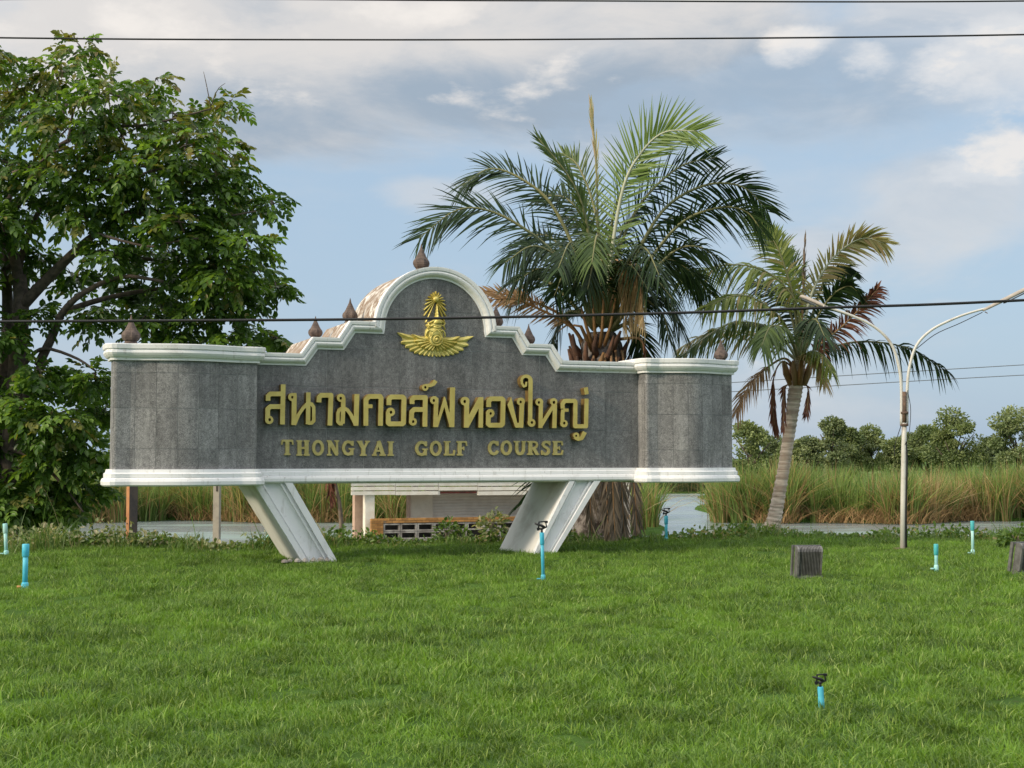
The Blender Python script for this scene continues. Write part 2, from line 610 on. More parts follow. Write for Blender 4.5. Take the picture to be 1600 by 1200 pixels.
    M['tree_leaf_olive'] = leafmat('tree_leaf_olive', (0.09, 0.115, 0.025), (0.22, 0.225, 0.06), 0.42, 0.35, dry=(0.22, 0.17, 0.07), dryfrac=0.08, spec=0.4)
    for i, (a, b) in enumerate((((0.085, 0.12, 0.045), (0.28, 0.33, 0.125)), ((0.125, 0.165, 0.07), (0.34, 0.38, 0.17)), ((0.075, 0.105, 0.048), (0.23, 0.275, 0.12)))):
        M['far_leaf%d' % i] = leafmat('far_leaf%d' % i, a, b, 0.6, 0.2, patch=(a[0] * 1.3, a[1] * 1.3, a[2] * 1.3), pscale=0.35)
    # reeds: tone attribute (0 green .. 1 dead straw) set clump by clump
    m, t = new_mat('reed')
    q = NT(t)
    isl = q.island()
    at = q.n('ShaderNodeAttribute', attribute_name='tone')
    gcol = q.mix(isl, (0.07, 0.14, 0.03), (0.25, 0.34, 0.095))
    f = q.math('FRACT', q.math('MULTIPLY', isl, 53.3))
    dcol = q.mix(f, (0.28, 0.19, 0.09), (0.58, 0.45, 0.23))
    col = q.mix(q.math('LESS_THAN', f, at.outputs['Fac']), gcol, dcol)
    tcol = q.mix(1.0, col, (1.4, 1.35, 0.7), 'MULTIPLY')
    q.out(col, 0.5, 0, None, 0.35, 0.3, tcol)
    M['reed'] = m
    M['reed_dark'] = leafmat('reed_dark', (0.03, 0.052, 0.02), (0.09, 0.125, 0.045), 0.55, 0.2, dry=(0.22, 0.16, 0.08), dryfrac=0.12)
    M['reed_dead'] = leafmat('reed_dead', (0.22, 0.13, 0.06), (0.46, 0.31, 0.14), 0.7, 0.2, tc=(1.2, 1.1, 0.8))
    # lawn blades
    m, t = new_mat('grass_blade')
    q = NT(t)
    isl = q.island()
    col = q.mix(isl, (0.044, 0.110, 0.014), (0.205, 0.33, 0.052))
    big_ = q.noise(0.42, 4, 0.6)
    col = q.mix(q.ramp(big_, 0.42, 0.66, 0, 0.62), col, (0.16, 0.29, 0.03))
    med = q.noise(1.7, 4, 0.6, off=(5, 2, 0))
    col = q.val(col, q.ramp(med, 0.34, 0.64, 0.66, 1.2))
    f = q.math('FRACT', q.math('MULTIPLY', isl, 91.7))
    col = q.mix(q.math('LESS_THAN', f, 0.03), col, (0.33, 0.42, 0.13))
    tcol = q.mix(1.0, col, (1.5, 1.5, 0.6), 'MULTIPLY')
    q.out(col, 0.42, 0, None, 0.35, 0.3, tcol)
    M['grass_blade'] = m
    M['weed_leaf'] = leafmat('weed_leaf', (0.05, 0.11, 0.02), (0.16, 0.25, 0.06), 0.45, 0.3, dry=(0.28, 0.26, 0.12), dryfrac=0.12)
    M['weed_pale'] = leafmat('weed_pale', (0.10, 0.15, 0.05), (0.30, 0.33, 0.17), 0.5, 0.3, dry=(0.44, 0.4, 0.26), dryfrac=0.2)
    # ground sheet: soil under grass on the lawn, mud elsewhere
    m, t = new_mat('soil')
    q = NT(t)
    a = q.noise(1.2, 6, 0.6)
    b = q.noise(14, 5, 0.65)
    col = q.mix(q.ramp(a, 0.35, 0.65), (0.040, 0.085, 0.014), (0.06, 0.12, 0.02))
    col = q.mix(q.ramp(b, 0.55, 0.72, 0, 0.6), col, (0.07, 0.06, 0.03))
    q.out(col, 0.95, 0, q.bump(b, 0.6, 0.03), 0.1)
    M['soil'] = m
    # pond
    m, t = new_mat('water')
    q = NT(t)
    w1 = q.noise(0.9, 4, 0.6, stretch=(0.5, 1.6, 1))
    scum = q.noise(0.35, 5, 0.65, stretch=(0.35, 1.5, 1), off=(7, 3, 0))
    col = q.mix(q.ramp(scum, 0.45, 0.62), (0.21, 0.24, 0.245), (0.21, 0.28, 0.24))
    rg = q.ramp(scum, 0.45, 0.62, 0.2, 0.34)
    q.out(col, rg, 0, q.bump(w1, 0.25, 0.1), 0.5)
    M['water'] = m
    return M


MT = make_mats()

# ------------------------------------------------------------------ ground and water
WATER_Z = -1.25
EDX = [-60, -14, -6, -3, 0, 2, 5, 12, 60]
EDY = [24.4, 24.6, 25.2, 25.8, 26.6, 27.4, 28.3, 27.8, 27.6]


def bank_edge(X):
    return np.interp(X, EDX, EDY) + 0.22 * np.sin(X * 1.7) + 0.12 * np.sin(X * 4.1 + 1)


def far_land(X, Y):
    line = 62.5 + 1.3 * np.sin(X * 0.33) + 0.8 * np.sin(X * 0.9 + 2)
    ch = (X > 0.0985 * Y) & (X < 0.1375 * Y + 0.6 * np.sin(Y * 0.3)) & (Y < 112)
    spur = ((X / np.maximum(Y, 1) - 0.0915) ** 2 * 52 ** 2 / 0.9 ** 2 + (Y - 56) ** 2 / 5.0 ** 2) < 1
    return ((Y > line) & ~ch) | spur


def lawn_z(X, Y):
    return 0.018 * np.sin(X * 0.9 + Y * 0.35) + 0.014 * np.sin(X * 2.3 - Y * 1.1) - 0.018


def ground_z(X, Y):
    e = bank_edge(X)
    s = np.clip((Y - e) / 3.4, 0, 1)
    s = s * s * (3 - 2 * s)
    z = lawn_z(X, Y) * (1 - s) + s * (-1.9)
    return np.where(far_land(X, Y), -1.12, z)


def build_ground():
    xs = np.concatenate([np.linspace(-3000, -90, 10)[:-1], np.linspace(-90, -30, 40)[:-1], np.linspace(-30, 30, 161), np.linspace(30, 90, 40)[1:], np.linspace(90, 3000, 10)[1:]])
    ys = np.concatenate([np.linspace(-400, -10, 8)[:-1], np.linspace(-10, 22, 65)[:-1], np.linspace(22, 36, 57), np.linspace(36, 125, 120)[1:], np.linspace(125, 4000, 14)[1:]])
    X, Y = np.meshgrid(xs, ys)
    Z = ground_z(X, Y)
    V = np.stack([X, Y, Z], -1).reshape(-1, 3)
    nx, ny = len(xs), len(ys)
    i = np.arange(nx - 1)[None, :] + np.arange(ny - 1)[:, None] * nx
    F = np.stack([i, i + 1, i + 1 + nx, i + nx], -1).reshape(-1, 4)
    o = obj('ground', np_mesh('ground', V, F, MT['soil'], True))
    tag(o, 'green lawn sloping to the pond bank and flat marsh land beyond', 'ground', kind='structure')
    b = MB()
    b.add([(-160, 24, WATER_Z), (160, 24, WATER_Z), (160, 130, WATER_Z), (-160, 130, WATER_Z)], [(0, 1, 2, 3)])
    tag(b.build('pond_water', MT['water']), 'pale still pond water between the lawn and the reeds', 'water', kind='structure')


build_ground()

# ------------------------------------------------------------------ entrance sign
TH = R(21)
P0 = Vector((-0.055 * 22.7, 22.7, 0))
CT, ST = math.cos(TH), math.sin(TH)


def S(px, py, y=0.0, base=P0):
    """photo pixel -> (u, z) on the sign-parallel plane y metres behind the sign face"""
    d = px_dir(px, py)
    n = Vector((-ST, CT, 0))
    o = Vector((0, 0, EYE))
    t = (base + n * y - o).dot(n) / d.dot(n)
    q = o + d * t - base
    return (q.x * CT + q.y * ST, q.z)


DEP = 1.5
sign = empty('entrance_sign', P0, TH, 'long grey granite sign with white mouldings, round arch and gold Thai lettering', 'sign')

UL, _ = S(176, 650, -0.3)
URr, _ = S(1144, 650, -0.3)
UA, _ = S(679, 500)
mL, _ = S(394, 650)
mR, _ = S(996, 650)
# mean heights, measured left and right
zi0 = (S(440, 569)[1] + S(930, 584)[1]) / 2          # lower coping edge, outer stretch
zi1 = (S(517, 546)[1] + S(833, 556)[1]) / 2
zi2 = (S(576, 519)[1] + S(778, 530)[1]) / 2
zb_top = (S(700, 732)[1] + S(500, 732)[1]) / 2       # top of the base moulding
zb_bot = (S(700, 753)[1] + S(500, 753)[1]) / 2
a0 = (S(600, 512)[0] - S(755, 520)[0]) / -2          # inner arch half width
za = S(679, 436)[1]                                  # inner arch crown
print('sign', UL, URr, UA, mL, mR, zi0, zi1, zi2, zb_top, zb_bot, a0, za)
hw = [(S(756, 529)[0] - S(598, 519)[0]) / 2, (S(800, 532)[0] - S(555.6, 519)[0]) / 2, (S(815.6, 555)[0] - S(537.5, 546)[0]) / 2,
      (S(851, 557)[0] - S(496, 546)[0]) / 2, (S(865.6, 581)[0] - S(475.6, 570)[0]) / 2]
print('halfwidths', hw)
Uc = UA
arc = [(Uc - a0 * math.cos(a), za - a0 + a0 * math.sin(a)) for a in [math.pi * i / 28 for i in range(29)]]
INNER = [(mL - 0.35, zi0), (Uc - hw[4], zi0), (Uc - hw[3], zi1), (Uc - hw[2], zi1), (Uc - hw[1], zi2), (Uc - hw[0], zi2)] + arc + \
        [(Uc + hw[0], zi2), (Uc + hw[1], zi2), (Uc + hw[2], zi1), (Uc + hw[3], zi1), (Uc + hw[4], zi0), (mR + 0.35, zi0)]


def offset_path(path, o):
    out = []
    for i, p in enumerate(path):
        ns = []
        for a, b in ((i - 1, i), (i, i + 1)):
            if a < 0 or b >= len(path):
                continue
            dx, dy = path[b][0] - path[a][0], path[b][1] - path[a][1]
            l = math.hypot(dx, dy)
            ns.append((-dy / l, dx / l))
        if len(ns) == 1:
            n = ns[0]
            m = n
        else:
            dt = ns[0][0] * ns[1][0] + ns[0][1] * ns[1][1]
            m = ((ns[0][0] + ns[1][0]) / (1 + dt), (ns[0][1] + ns[1][1]) / (1 + dt))
        out.append((p[0] + m[0] * o, p[1] + m[1] * o))
    return out


def grid_faces(nr, nc):
    return [(i * nc + j, i * nc + j + 1, (i + 1) * nc + j + 1, (i + 1) * nc + j) for i in range(nr - 1) for j in range(nc - 1)]


BAND = 0.185
COP = [(0.0, 0.0), (0.0, 0.045), (0.03, 0.05), (0.034, 0.07), (0.045, 0.088), (0.065, 0.108), (0.09, 0.118), (0.112, 0.112), (0.124, 0.096),
       (0.13, 0.122), (0.165, 0.128), (0.185, 0.128), (0.19, 0.0)]


def build_sign_core():
    # stepped wall with the arch, going back DEP metres
    outer = offset_path(INNER, BAND - 0.004)
    poly = [(mR + 0.35, zb_bot + 0.015), *reversed(outer), (mL - 0.35, zb_bot + 0.015)]
    b = MB().prism(poly[::-1], 0.0, DEP)
    o = b.build('wall_body', MT['weathered_plaster'], sign)
    o['label'] = 'stained white and brown weathered roof faces of the sign'
    # grout bed behind the slabs
    lo = offset_path(INNER, 0.02)
    poly = [(mL - 0.1, zb_top - 0.05), (mR + 0.1, zb_top - 0.05), *reversed(lo[1:-1])]
    lo2 = [(mL - 0.1, zi0 + 0.02)]
    poly = [(mL - 0.1, zb_top - 0.05), (mR + 0.1, zb_top - 0.05), (mR + 0.1, zi0 + 0.02), *reversed(lo[1:-1]), (mL - 0.1, zi0 + 0.02)]
    MB().prism(poly, -0.021, -0.002).build('grout_bed', MT['grout'], sign)
    # coping
    b = MB()
    rows = [offset_path(INNER, o) for o, pr in COP]
    nc = len(INNER)
    vs = [(u, -COP[r][1] - 0.0, z) for r, row in enumerate(rows) for (u, z) in row]
    b.add(vs, grid_faces(len(COP), nc))
    b.build('coping', MT['white_paint'], sign)
    # base moulding of the middle stretch
    h = zb_top - zb_bot
    prof = [(0, h), (0.05, h), (0.055, h * 0.80), (0.075, h * 0.76), (0.08, h * 0.55), (0.075, h * 0.5), (0.10, h * 0.46), (0.115, h * 0.3), (0.115, h * 0.1), (0.10, 0), (0, 0.0)]
    b = MB()
    us = np.linspace(mL - 0.3, mR + 0.3, 12)
    b.add([(u, -p - 0.006, zb_bot + z) for p, z in prof for u in us], grid_faces(len(prof), len(us)))
    b.build('base_moulding', MT['white_paint'], sign)
    # soffit
    MB().box((mL - 0.3, 0.003, zb_bot - 0.02), (mR + 0.3, DEP - 0.01, zb_bot + 0.012)).build('soffit', MT['leg_paint'], sign)


def clip_cell(poly, x0, x1, y0, y1):
    def clip(pts, ins, cut):
        out = []
        for i in range(len(pts)):
            a, b = pts[i - 1], pts[i]
            ia, ib = ins(a), ins(b)
            if ia != ib:
                out.append(cut(a, b))
            if ib:
                out.append(b)
        return out

    def cx(x):
        return lambda a, b: (x, a[1] + (b[1] - a[1]) * (x - a[0]) / (b[0] - a[0]))

    def cy(y):
        return lambda a, b: (a[0] + (b[0] - a[0]) * (y - a[1]) / (b[1] - a[1]), y)
    for ins, cut in ((lambda p: p[0] >= x0, cx(x0)), (lambda p: p[0] <= x1, cx(x1)), (lambda p: p[1] >= y0, cy(y0)), (lambda p: p[1] <= y1, cy(y1))):
        if not poly:
            return []
        poly = clip(poly, ins, cut)
    out = []
    for p in poly:
        if not out or math.hypot(p[0] - out[-1][0], p[1] - out[-1][1]) > 1e-4:
            out.append(p)
    if len(out) > 1 and math.hypot(out[0][0] - out[-1][0], out[0][1] - out[-1][1]) < 1e-4:
        out.pop()
    return out


def area(p):
    return 0.5 * sum(p[i - 1][0] * p[i][1] - p[i][0] * p[i - 1][1] for i in range(len(p)))


def build_slabs():
    lo = offset_path(INNER, 0.012)
    face = [(mL + 0.0, zb_top - 0.012), (mR + 0.02, zb_top - 0.012), (mR + 0.02, zi0 + 0.012), *reversed(lo[1:-1]), (mL, zi0 + 0.012)]
    zr = [zb_top - 0.02, S(700, 668)[1] * 0 + (S(600, 670)[1]), S(600, 606)[1], S(600, 606)[1] + 0.62, S(600, 606)[1] + 1.24, za + 0.1]
    n = 0
    w = 0.6
    u0 = S(625, 620)[0] - 8 * w
    for r in range(len(zr) - 1):
        for c in range(18):
            x0 = u0 + c * w
            q = clip_cell(face, x0 + 0.0036, x0 + w - 0.0036, zr[r] + 0.0036, zr[r + 1] - 0.0036)
            if len(q) < 3 or abs(area(q)) < 0.004:
                continue
            if area(q) < 0:
                q = q[::-1]
            pr = random.uniform(-0.002, 0.002)
            MB().prism(q, -0.0265 + pr, -0.0215).build('granite_slab', MT['granite'], sign)
            n += 1
    print('slabs', n)


def build_wing(u0, u1, side):
    """bow-fronted granite wing standing proud of the middle wall"""
    pr, bow = 0.33, 0.2
    sg = 40

    def front(s):
        k = min(max((s - 0.1) / 0.8, 0), 1)
        return -(pr + bow * math.sin(math.pi * k) ** 1.3)
    # coping / base heights: same as the middle, a touch higher
    zt0, zt1 = zi0 + 0.0, zi0 + BAND + 0.055
    zc0 = zb_bot - 0.035
    zc1 = zb_top + 0.0
    cor = 0.05
    back = 0.12 if side < 0 else 0.5
    plan = [(u0, back), (u0, -pr + cor)]
    plan += [(u0 + cor * (1 - math.cos(a)), -pr + cor - cor * math.sin(a)) for a in (R(30), R(60))]
    for i in range(sg + 1):
        s = i / sg
        u = u0 + cor + (u1 - u0 - 2 * cor) * s
        plan.append((u, front(s)))
    plan += [(u1 - cor * (1 - math.cos(a)), -pr + cor - cor * math.sin(a)) for a in (R(60), R(30))]
    plan += [(u1, -pr + cor), (u1, back)]
    # core
    ins = offset_path(plan, 0.007)
    b = MB()
    n = len(ins)
    zc, zd = zc0 + 0.02, zt1 - 0.012
    b.add([(u, y, zc) for u, y in ins] + [(u, y, zd) for u, y in ins],
          [(i, i + 1, n + i + 1, n + i) for i in range(n - 1)] + [(n - 1, 0, n, 2 * n - 1), tuple(range(n))[::-1], tuple(range(n, 2 * n))])
    b.build('wing_body', MT['grout'], sign)
    # mouldings: plan path with profile (proud, z)
    H = zt1 - zt0
    prof = [(-0.004, zt0), (0.04, zt0), (0.045, zt0 + H * 0.16), (0.07, zt0 + H * 0.19), (0.095, zt0 + H * 0.32), (0.112, zt0 + H * 0.45), (0.108, zt0 + H * 0.58), (0.09, zt0 + H * 0.66),
            (0.118, zt0 + H * 0.70), (0.125, zt0 + H * 0.95), (0.12, zt1), (-0.02, zt1 + 0.004)]
    h = zc1 - zc0
    prof2 = [(-0.004, zc1), (0.05, zc1), (0.06, zc1 - h * 0.2), (0.085, zc1 - h * 0.26), (0.085, zc1 - h * 0.46), (0.078, zc1 - h * 0.5), (0.108, zc1 - h * 0.56), (0.125, zc1 - h * 0.72), (0.122, zc1 - h * 0.92), (0.1, zc0), (-0.02, zc0)]
    for nm, pf in (('coping', prof), ('base_moulding', prof2)):
        b = MB()
        rows = [offset_path(plan, -o) for o, z in pf]
        vs = [(u, y, pf[r][1]) for r, row in enumerate(rows) for (u, y) in row]
        b.add(vs, grid_faces(len(pf), n))
        b.build(nm, MT['white_paint'], sign)
    # roof skin and soffit
    # slabs along the developed front
    dist = [0]
    for i in range(1, n):
        dist.append(dist[-1] + math.hypot(plan[i][0] - plan[i - 1][0], plan[i][1] - plan[i - 1][1]))
    dist = np.array(dist)
    px = np.array([p[0] for p in plan])
    py = np.array([p[1] for p in plan])
    start = dist[1] - 0.28
    tot = dist[-2] + 0.28 - start
    cols = 9
    zs = [zc1 - 0.01, zc1 + 0.30, zc1 + 0.90, zc1 + 1.42, zt0 + 0.01]
    zs = [z for z in zs if z < zt0 - 0.1] + [zt0 + 0.01]
    for c in range(cols):
        a, e = start + tot * c / cols + 0.0034, start + tot * (c + 1) / cols - 0.0034
        ds = np.concatenate([[a], dist[(dist > a + 0.01) & (dist < e - 0.01)], [e]])
        fr = list(zip(np.interp(ds, dist, px), np.interp(ds, dist, py)))
        bk = offset_path(fr, 0.0065)
        for r in range(len(zs) - 1):
            z0, z1 = zs[r] + 0.0034, zs[r + 1] - 0.0034
            m = len(fr)
            vs = [(u, y, z0) for u, y in fr] + [(u, y, z1) for u, y in fr] + [(u, y, z0) for u, y in bk] + [(u, y, z1) for u, y in bk]
            fs = [(i, i + 1, m + i + 1, m + i) for i in range(m - 1)]
            fs += [(m + i, m + i + 1, 3 * m + i + 1, 3 * m + i) for i in range(m - 1)]
            fs += [(i + 1, i, 2 * m + i, 2 * m + i + 1) for i in range(m - 1)]
            fs += [(0, m, 3 * m, 2 * m), (m - 1, 3 * m - 1, 4 * m - 1, 2 * m - 1)]
            MB().add(vs, fs).build('granite_slab', MT['granite_wing'], sign)


def build_leg(front_px, inner_lean):
    """front_px: top-left, top-right, bottom-left, bottom-right photo pixels of the leg's front face"""
    tl, tr, bl, br = [S(*p, -0.05) for p in front_px]
    zt, zb = zb_bot + 0.0, -0.12

    def at(a, b, z):
        return a[0] + (b[0] - a[0]) * (z - a[1]) / (b[1] - a[1])
    l0, l1 = at(bl, tl, zb), at(bl, tl, zt)
    r0, r1 = at(br, tr, zb), at(br, tr, zt)
    leg = MB().prism([(l0, zb), (r0, zb), (r1, zt), (l1, zt)], 0.0, 1.48).build('leg', MT['leg_paint'], sign)
    # stepped mouldings along both edges of the front
    for f0, f1, pr in ((0, 0.17, 0.11), (0.17, 0.22, 0.05), (0.22, 0.27, 0.075), (0.27, 0.68, 0.012), (0.68, 0.73, 0.075), (0.73, 0.80, 0.04), (0.80, 1.0, 0.11)):
        q = [(l0 + (r0 - l0) * f0, zb), (l0 + (r0 - l0) * f1, zb), (l1 + (r1 - l1) * f1, zt - 0.003), (l1 + (r1 - l1) * f0, zt - 0.003)]
        MB().prism(q, -pr, -0.001).build('leg_moulding', MT['white_paint'], leg)
    return leg, (l0, r0)


FIN = [(0.0, 0.0), (0.105, 0.0), (0.11, 0.012), (0.088, 0.03), (0.085, 0.05), (0.10, 0.058), (0.088, 0.075), (0.082, 0.09), (0.105, 0.11), (0.122, 0.145), (0.126, 0.175),
       (0.117, 0.21), (0.098, 0.24), (0.085, 0.255), (0.082, 0.265), (0.07, 0.285), (0.068, 0.295), (0.055, 0.318), (0.053, 0.328), (0.04, 0.352), (0.038, 0.362), (0.026, 0.385), (0.018, 0.41), (0.012, 0.44), (0.003, 0.475)]


def lobed_lathe(prof, n=24):
    b = MB()
    vs, fs = [], []
    for r, z in prof:
        lobe = 0.06 if 0.1 < z < 0.24 else 0.0
        for k in range(n):
            q = 2 * math.pi * k / n
            rr = r * (1 + lobe * math.cos(8 * q))
            vs.append((rr * math.cos(q), rr * math.sin(q), z))
    for i in range(len(prof) - 1):
        for k in range(n):
            k2 = (k + 1) % n
            fs.append((i * n + k, i * n + k2, (i + 1) * n + k2, (i + 1) * n + k))
    fs.append(tuple((len(prof) - 1) * n + k for k in range(n)))
    b.add(vs, fs)
    return b


def build_finials():
    me = lobed_lathe(FIN).mesh('finial', MT['finial'], False)
    wz = zi0 + BAND + 0.055
    spots = [(658, 0.75, zi2 + 0, None, 1.0), (493, 0.75, None, zi1 + BAND, 0.82), (547, 0.75, None, zi2 + BAND, 0.9), (775, 0.75, None, zi2 + BAND, 0.9), (826, 0.75, None, zi1 + BAND, 0.82),
             (205, 0.35, None, wz, 0.98), (1126, 0.5, None, wz, 0.9)]
    for i, (px, y, _, zt, s) in enumerate(spots):
        u, _z = S(px, 500, y)
        if i == 0:
            zt = za + BAND - 0.012
        if i == 6:
            zt = wz
        o = obj('finial', me, sign, (u, y, zt - 0.004))
        o.scale = (s * 1.1, s * 1.1, s * 1.08)


# ---- glyphs from strokes, through a distance field
def sdf_loops(strokes, step, field_extra=None):
    pts = np.array([p for st in strokes for p in st['pts']])
    wmx = max(st['w'] for st in strokes)
    lo = pts.min(0) - wmx
    hi = pts.max(0) + wmx
    xs = np.arange(lo[0], hi[0] + step, step)
    ys = np.arange(lo[1], hi[1] + step, step)
    X, Y = np.meshgrid(xs, ys)
    D = np.full(X.shape, 1e9)

    def seg(a, b, w0, w1):
        ax, ay = a
        bx, by = b
        dx, dy = bx - ax, by - ay
        L = math.hypot(dx, dy)
        dx, dy = dx / L, dy / L
        s = (X - ax) * dx + (Y - ay) * dy
        p = -(X - ax) * dy + (Y - ay) * dx
        w = w0 + (w1 - w0) * np.clip(s / L, 0, 1)
        return np.maximum(np.abs(s - L / 2) - L / 2, np.abs(p) - w / 2)
    holes = []
    for st in strokes:
        k = st.get('k', 'line')
        if k == 'hole':
            holes.append(st)
            continue
        if k == 'disc':
            c = st['pts'][0]
            D = np.minimum(D, np.hypot((X - c[0]), (Y - c[1])) - st['w'] / 2)
        elif k == 'poly':
            pp = st['pts']
            d = np.full(X.shape, 1e9)
            ins = np.zeros(X.shape, bool)
            for i in range(len(pp)):
                a, b = pp[i - 1], pp[i]
                e = (b[0] - a[0], b[1] - a[1])
                t = np.clip(((X - a[0]) * e[0] + (Y - a[1]) * e[1]) / (e[0] ** 2 + e[1] ** 2), 0, 1)
                d = np.minimum(d, np.hypot(X - a[0] - e[0] * t, Y - a[1] - e[1] * t))
                c = ((a[1] > Y) != (b[1] > Y)) & (X < (b[0] - a[0]) * (Y - a[1]) / ((b[1] - a[1]) if b[1] != a[1] else 1e-9) + a[0])
                ins ^= c
            D = np.minimum(D, np.where(ins, -d, d))
        elif k == 'ell':
            c, r = st['pts']
            q = np.hypot((X - c[0]) / r[0], (Y - c[1]) / r[1])
            D = np.minimum(D, (q - 1) * min(r))
        else:
            pp = st['pts']
            w = st['w']
            w1 = st.get('w1', w)
            n = len(pp)
            for i in range(n - 1):
                wa = w + (w1 - w) * i / (n - 1)
                wb = w + (w1 - w) * (i + 1) / (n - 1)
                D = np.minimum(D, seg(pp[i], pp[i + 1], wa, wb))
                if i > 0:
                    D = np.minimum(D, np.hypot(X - pp[i][0], Y - pp[i][1]) - wa / 2)
    for st in holes:
        c = st['pts'][0]
        r = st['w'] / 2
        D = np.maximum(D, r - np.hypot((X - c[0]), (Y - c[1]) / st.get('asp', 1.0)))
    # marching squares
    D = D + 1e-6
    ny, nx = D.shape
    ins = D < 0
    nxt = {}

    def vx(kind, i, j):
        if kind == 'h':
            t = D[i, j] / (D[i, j] - D[i, j + 1])
            return (xs[j] + step * t, ys[i])
        t = D[i, j] / (D[i, j] - D[i + 1, j])
        return (xs[j], ys[i] + step * t)
    ci = np.argwhere((ins[:-1, :-1] != ins[1:, :-1]) | (ins[:-1, :-1] != ins[:-1, 1:]) | (ins[:-1, :-1] != ins[1:, 1:]))
    for i, j in ci:
        a, b, c, d = ins[i, j], ins[i, j + 1], ins[i + 1, j + 1], ins[i + 1, j]
        T, Rr, B, L = ('h', i, j), ('v', i, j + 1), ('h', i + 1, j), ('v', i, j)
        code = a * 1 + b * 2 + c * 4 + d * 8
        tab = {1: [(L, T)], 2: [(T, Rr)], 3: [(L, Rr)], 4: [(Rr, B)], 5: [(L, T), (Rr, B)], 6: [(T, B)], 7: [(L, B)],
               8: [(B, L)], 9: [(B, T)], 10: [(T, Rr), (B, L)], 11: [(B, Rr)], 12: [(Rr, L)], 13: [(Rr, T)], 14: [(T, L)]}
        for p, q in tab.get(int(code), []):
            nxt[p] = q
    loops = []
    while nxt:
        s0 = next(iter(nxt))
        lp = []
        cur = s0
        while cur in nxt:
            lp.append(vx(*cur))
            cur = nxt.pop(cur)
        if len(lp) > 5:
            loops.append(lp)
    # simplify
    out = []
    for lp in loops:
        keep = []
        for i in range(len(lp)):
            a = keep[-1] if keep else lp[i - 1]
            b = lp[i]
            c = lp[(i + 1) % len(lp)]
            cr = abs((b[0] - a[0]) * (c[1] - a[1]) - (b[1] - a[1]) * (c[0] - a[0]))
            if cr > 0.03 * step * math.hypot(c[0] - a[0], c[1] - a[1]):
                keep.append(b)
        if len(keep) > 3:
            out.append(keep)
    return out


def inside(p, lp):
    r = False
    for i in range(len(lp)):
        a, b = lp[i - 1], lp[i]
        if (a[1] > p[1]) != (b[1] > p[1]) and p[0] < (b[0] - a[0]) * (p[1] - a[1]) / (b[1] - a[1]) + a[0]:
            r = not r
    return r


def glyph(name, strokes, step, to_uz, yf, yb, parent, mface, mside):
    loops = sdf_loops(strokes, step)
    loops = [[to_uz(*p) for p in lp] for lp in loops]
    outers = [l for l in loops if not any(inside(l[0], m) for m in loops if m is not l)]
    me_b = MB()
    nface = []
    for ou in outers:
        hs = [l for l in loops if l is not ou and inside(l[0], ou)]
        allp = [ou] + hs
        flat = [p for l in allp for p in l]
        tri = tessellate_polygon([[Vector((a, b, 0)) for a, b in l] for l in allp])
        n = len(flat)
        vs = [(a, yf, b) for a, b in flat] + [(a, yb, b) for a, b in flat]
        fs = []
        for t in tri:
            a, b, c = (flat[i] for i in t)
            if (b[0] - a[0]) * (c[1] - a[1]) - (b[1] - a[1]) * (c[0] - a[0]) < 0:
                t = t[::-1]
            fs.append(tuple(t))
        nf = len(fs)
        k = 0
        for l in allp:
            for i in range(len(l)):
                j = (i + 1) % len(l)
                fs.append((k + i, k + i + n, k + j + n, k + j))
            k += len(l)
        nface += [0] * nf + [1] * (len(fs) - nf)
        me_b.add(vs, fs)
    me = me_b.mesh(name, mface)
    me.materials.append(mside)
    me.polygons.foreach_set('material_index', nface)
    import bmesh
    bm = bmesh.new()
    bm.from_mesh(me)
    bmesh.ops.recalc_face_normals(bm, faces=bm.faces)
    bm.to_mesh(me)
    bm.free()
    return obj(name, me, parent)


def L_(pts, w, w1=None):
    d = dict(pts=pts, w=w)
    if w1:
        d['w1'] = w1
    return d


def ring(c, r, h, hc=None):
    return [dict(k='disc', pts=[c], w=2 * r), dict(k='hole', pts=[hc or c], w=2 * h, asp=1.25)]


def polyS(pts):
    return dict(k='poly', pts=pts, w=10)


def arcp(c, rx, ry, a0, a1, n=14):
    return [(c[0] + rx * math.cos(R(a0 + (a1 - a0) * i / n)), c[1] - ry * math.sin(R(a0 + (a1 - a0) * i / n))) for i in range(n + 1)]


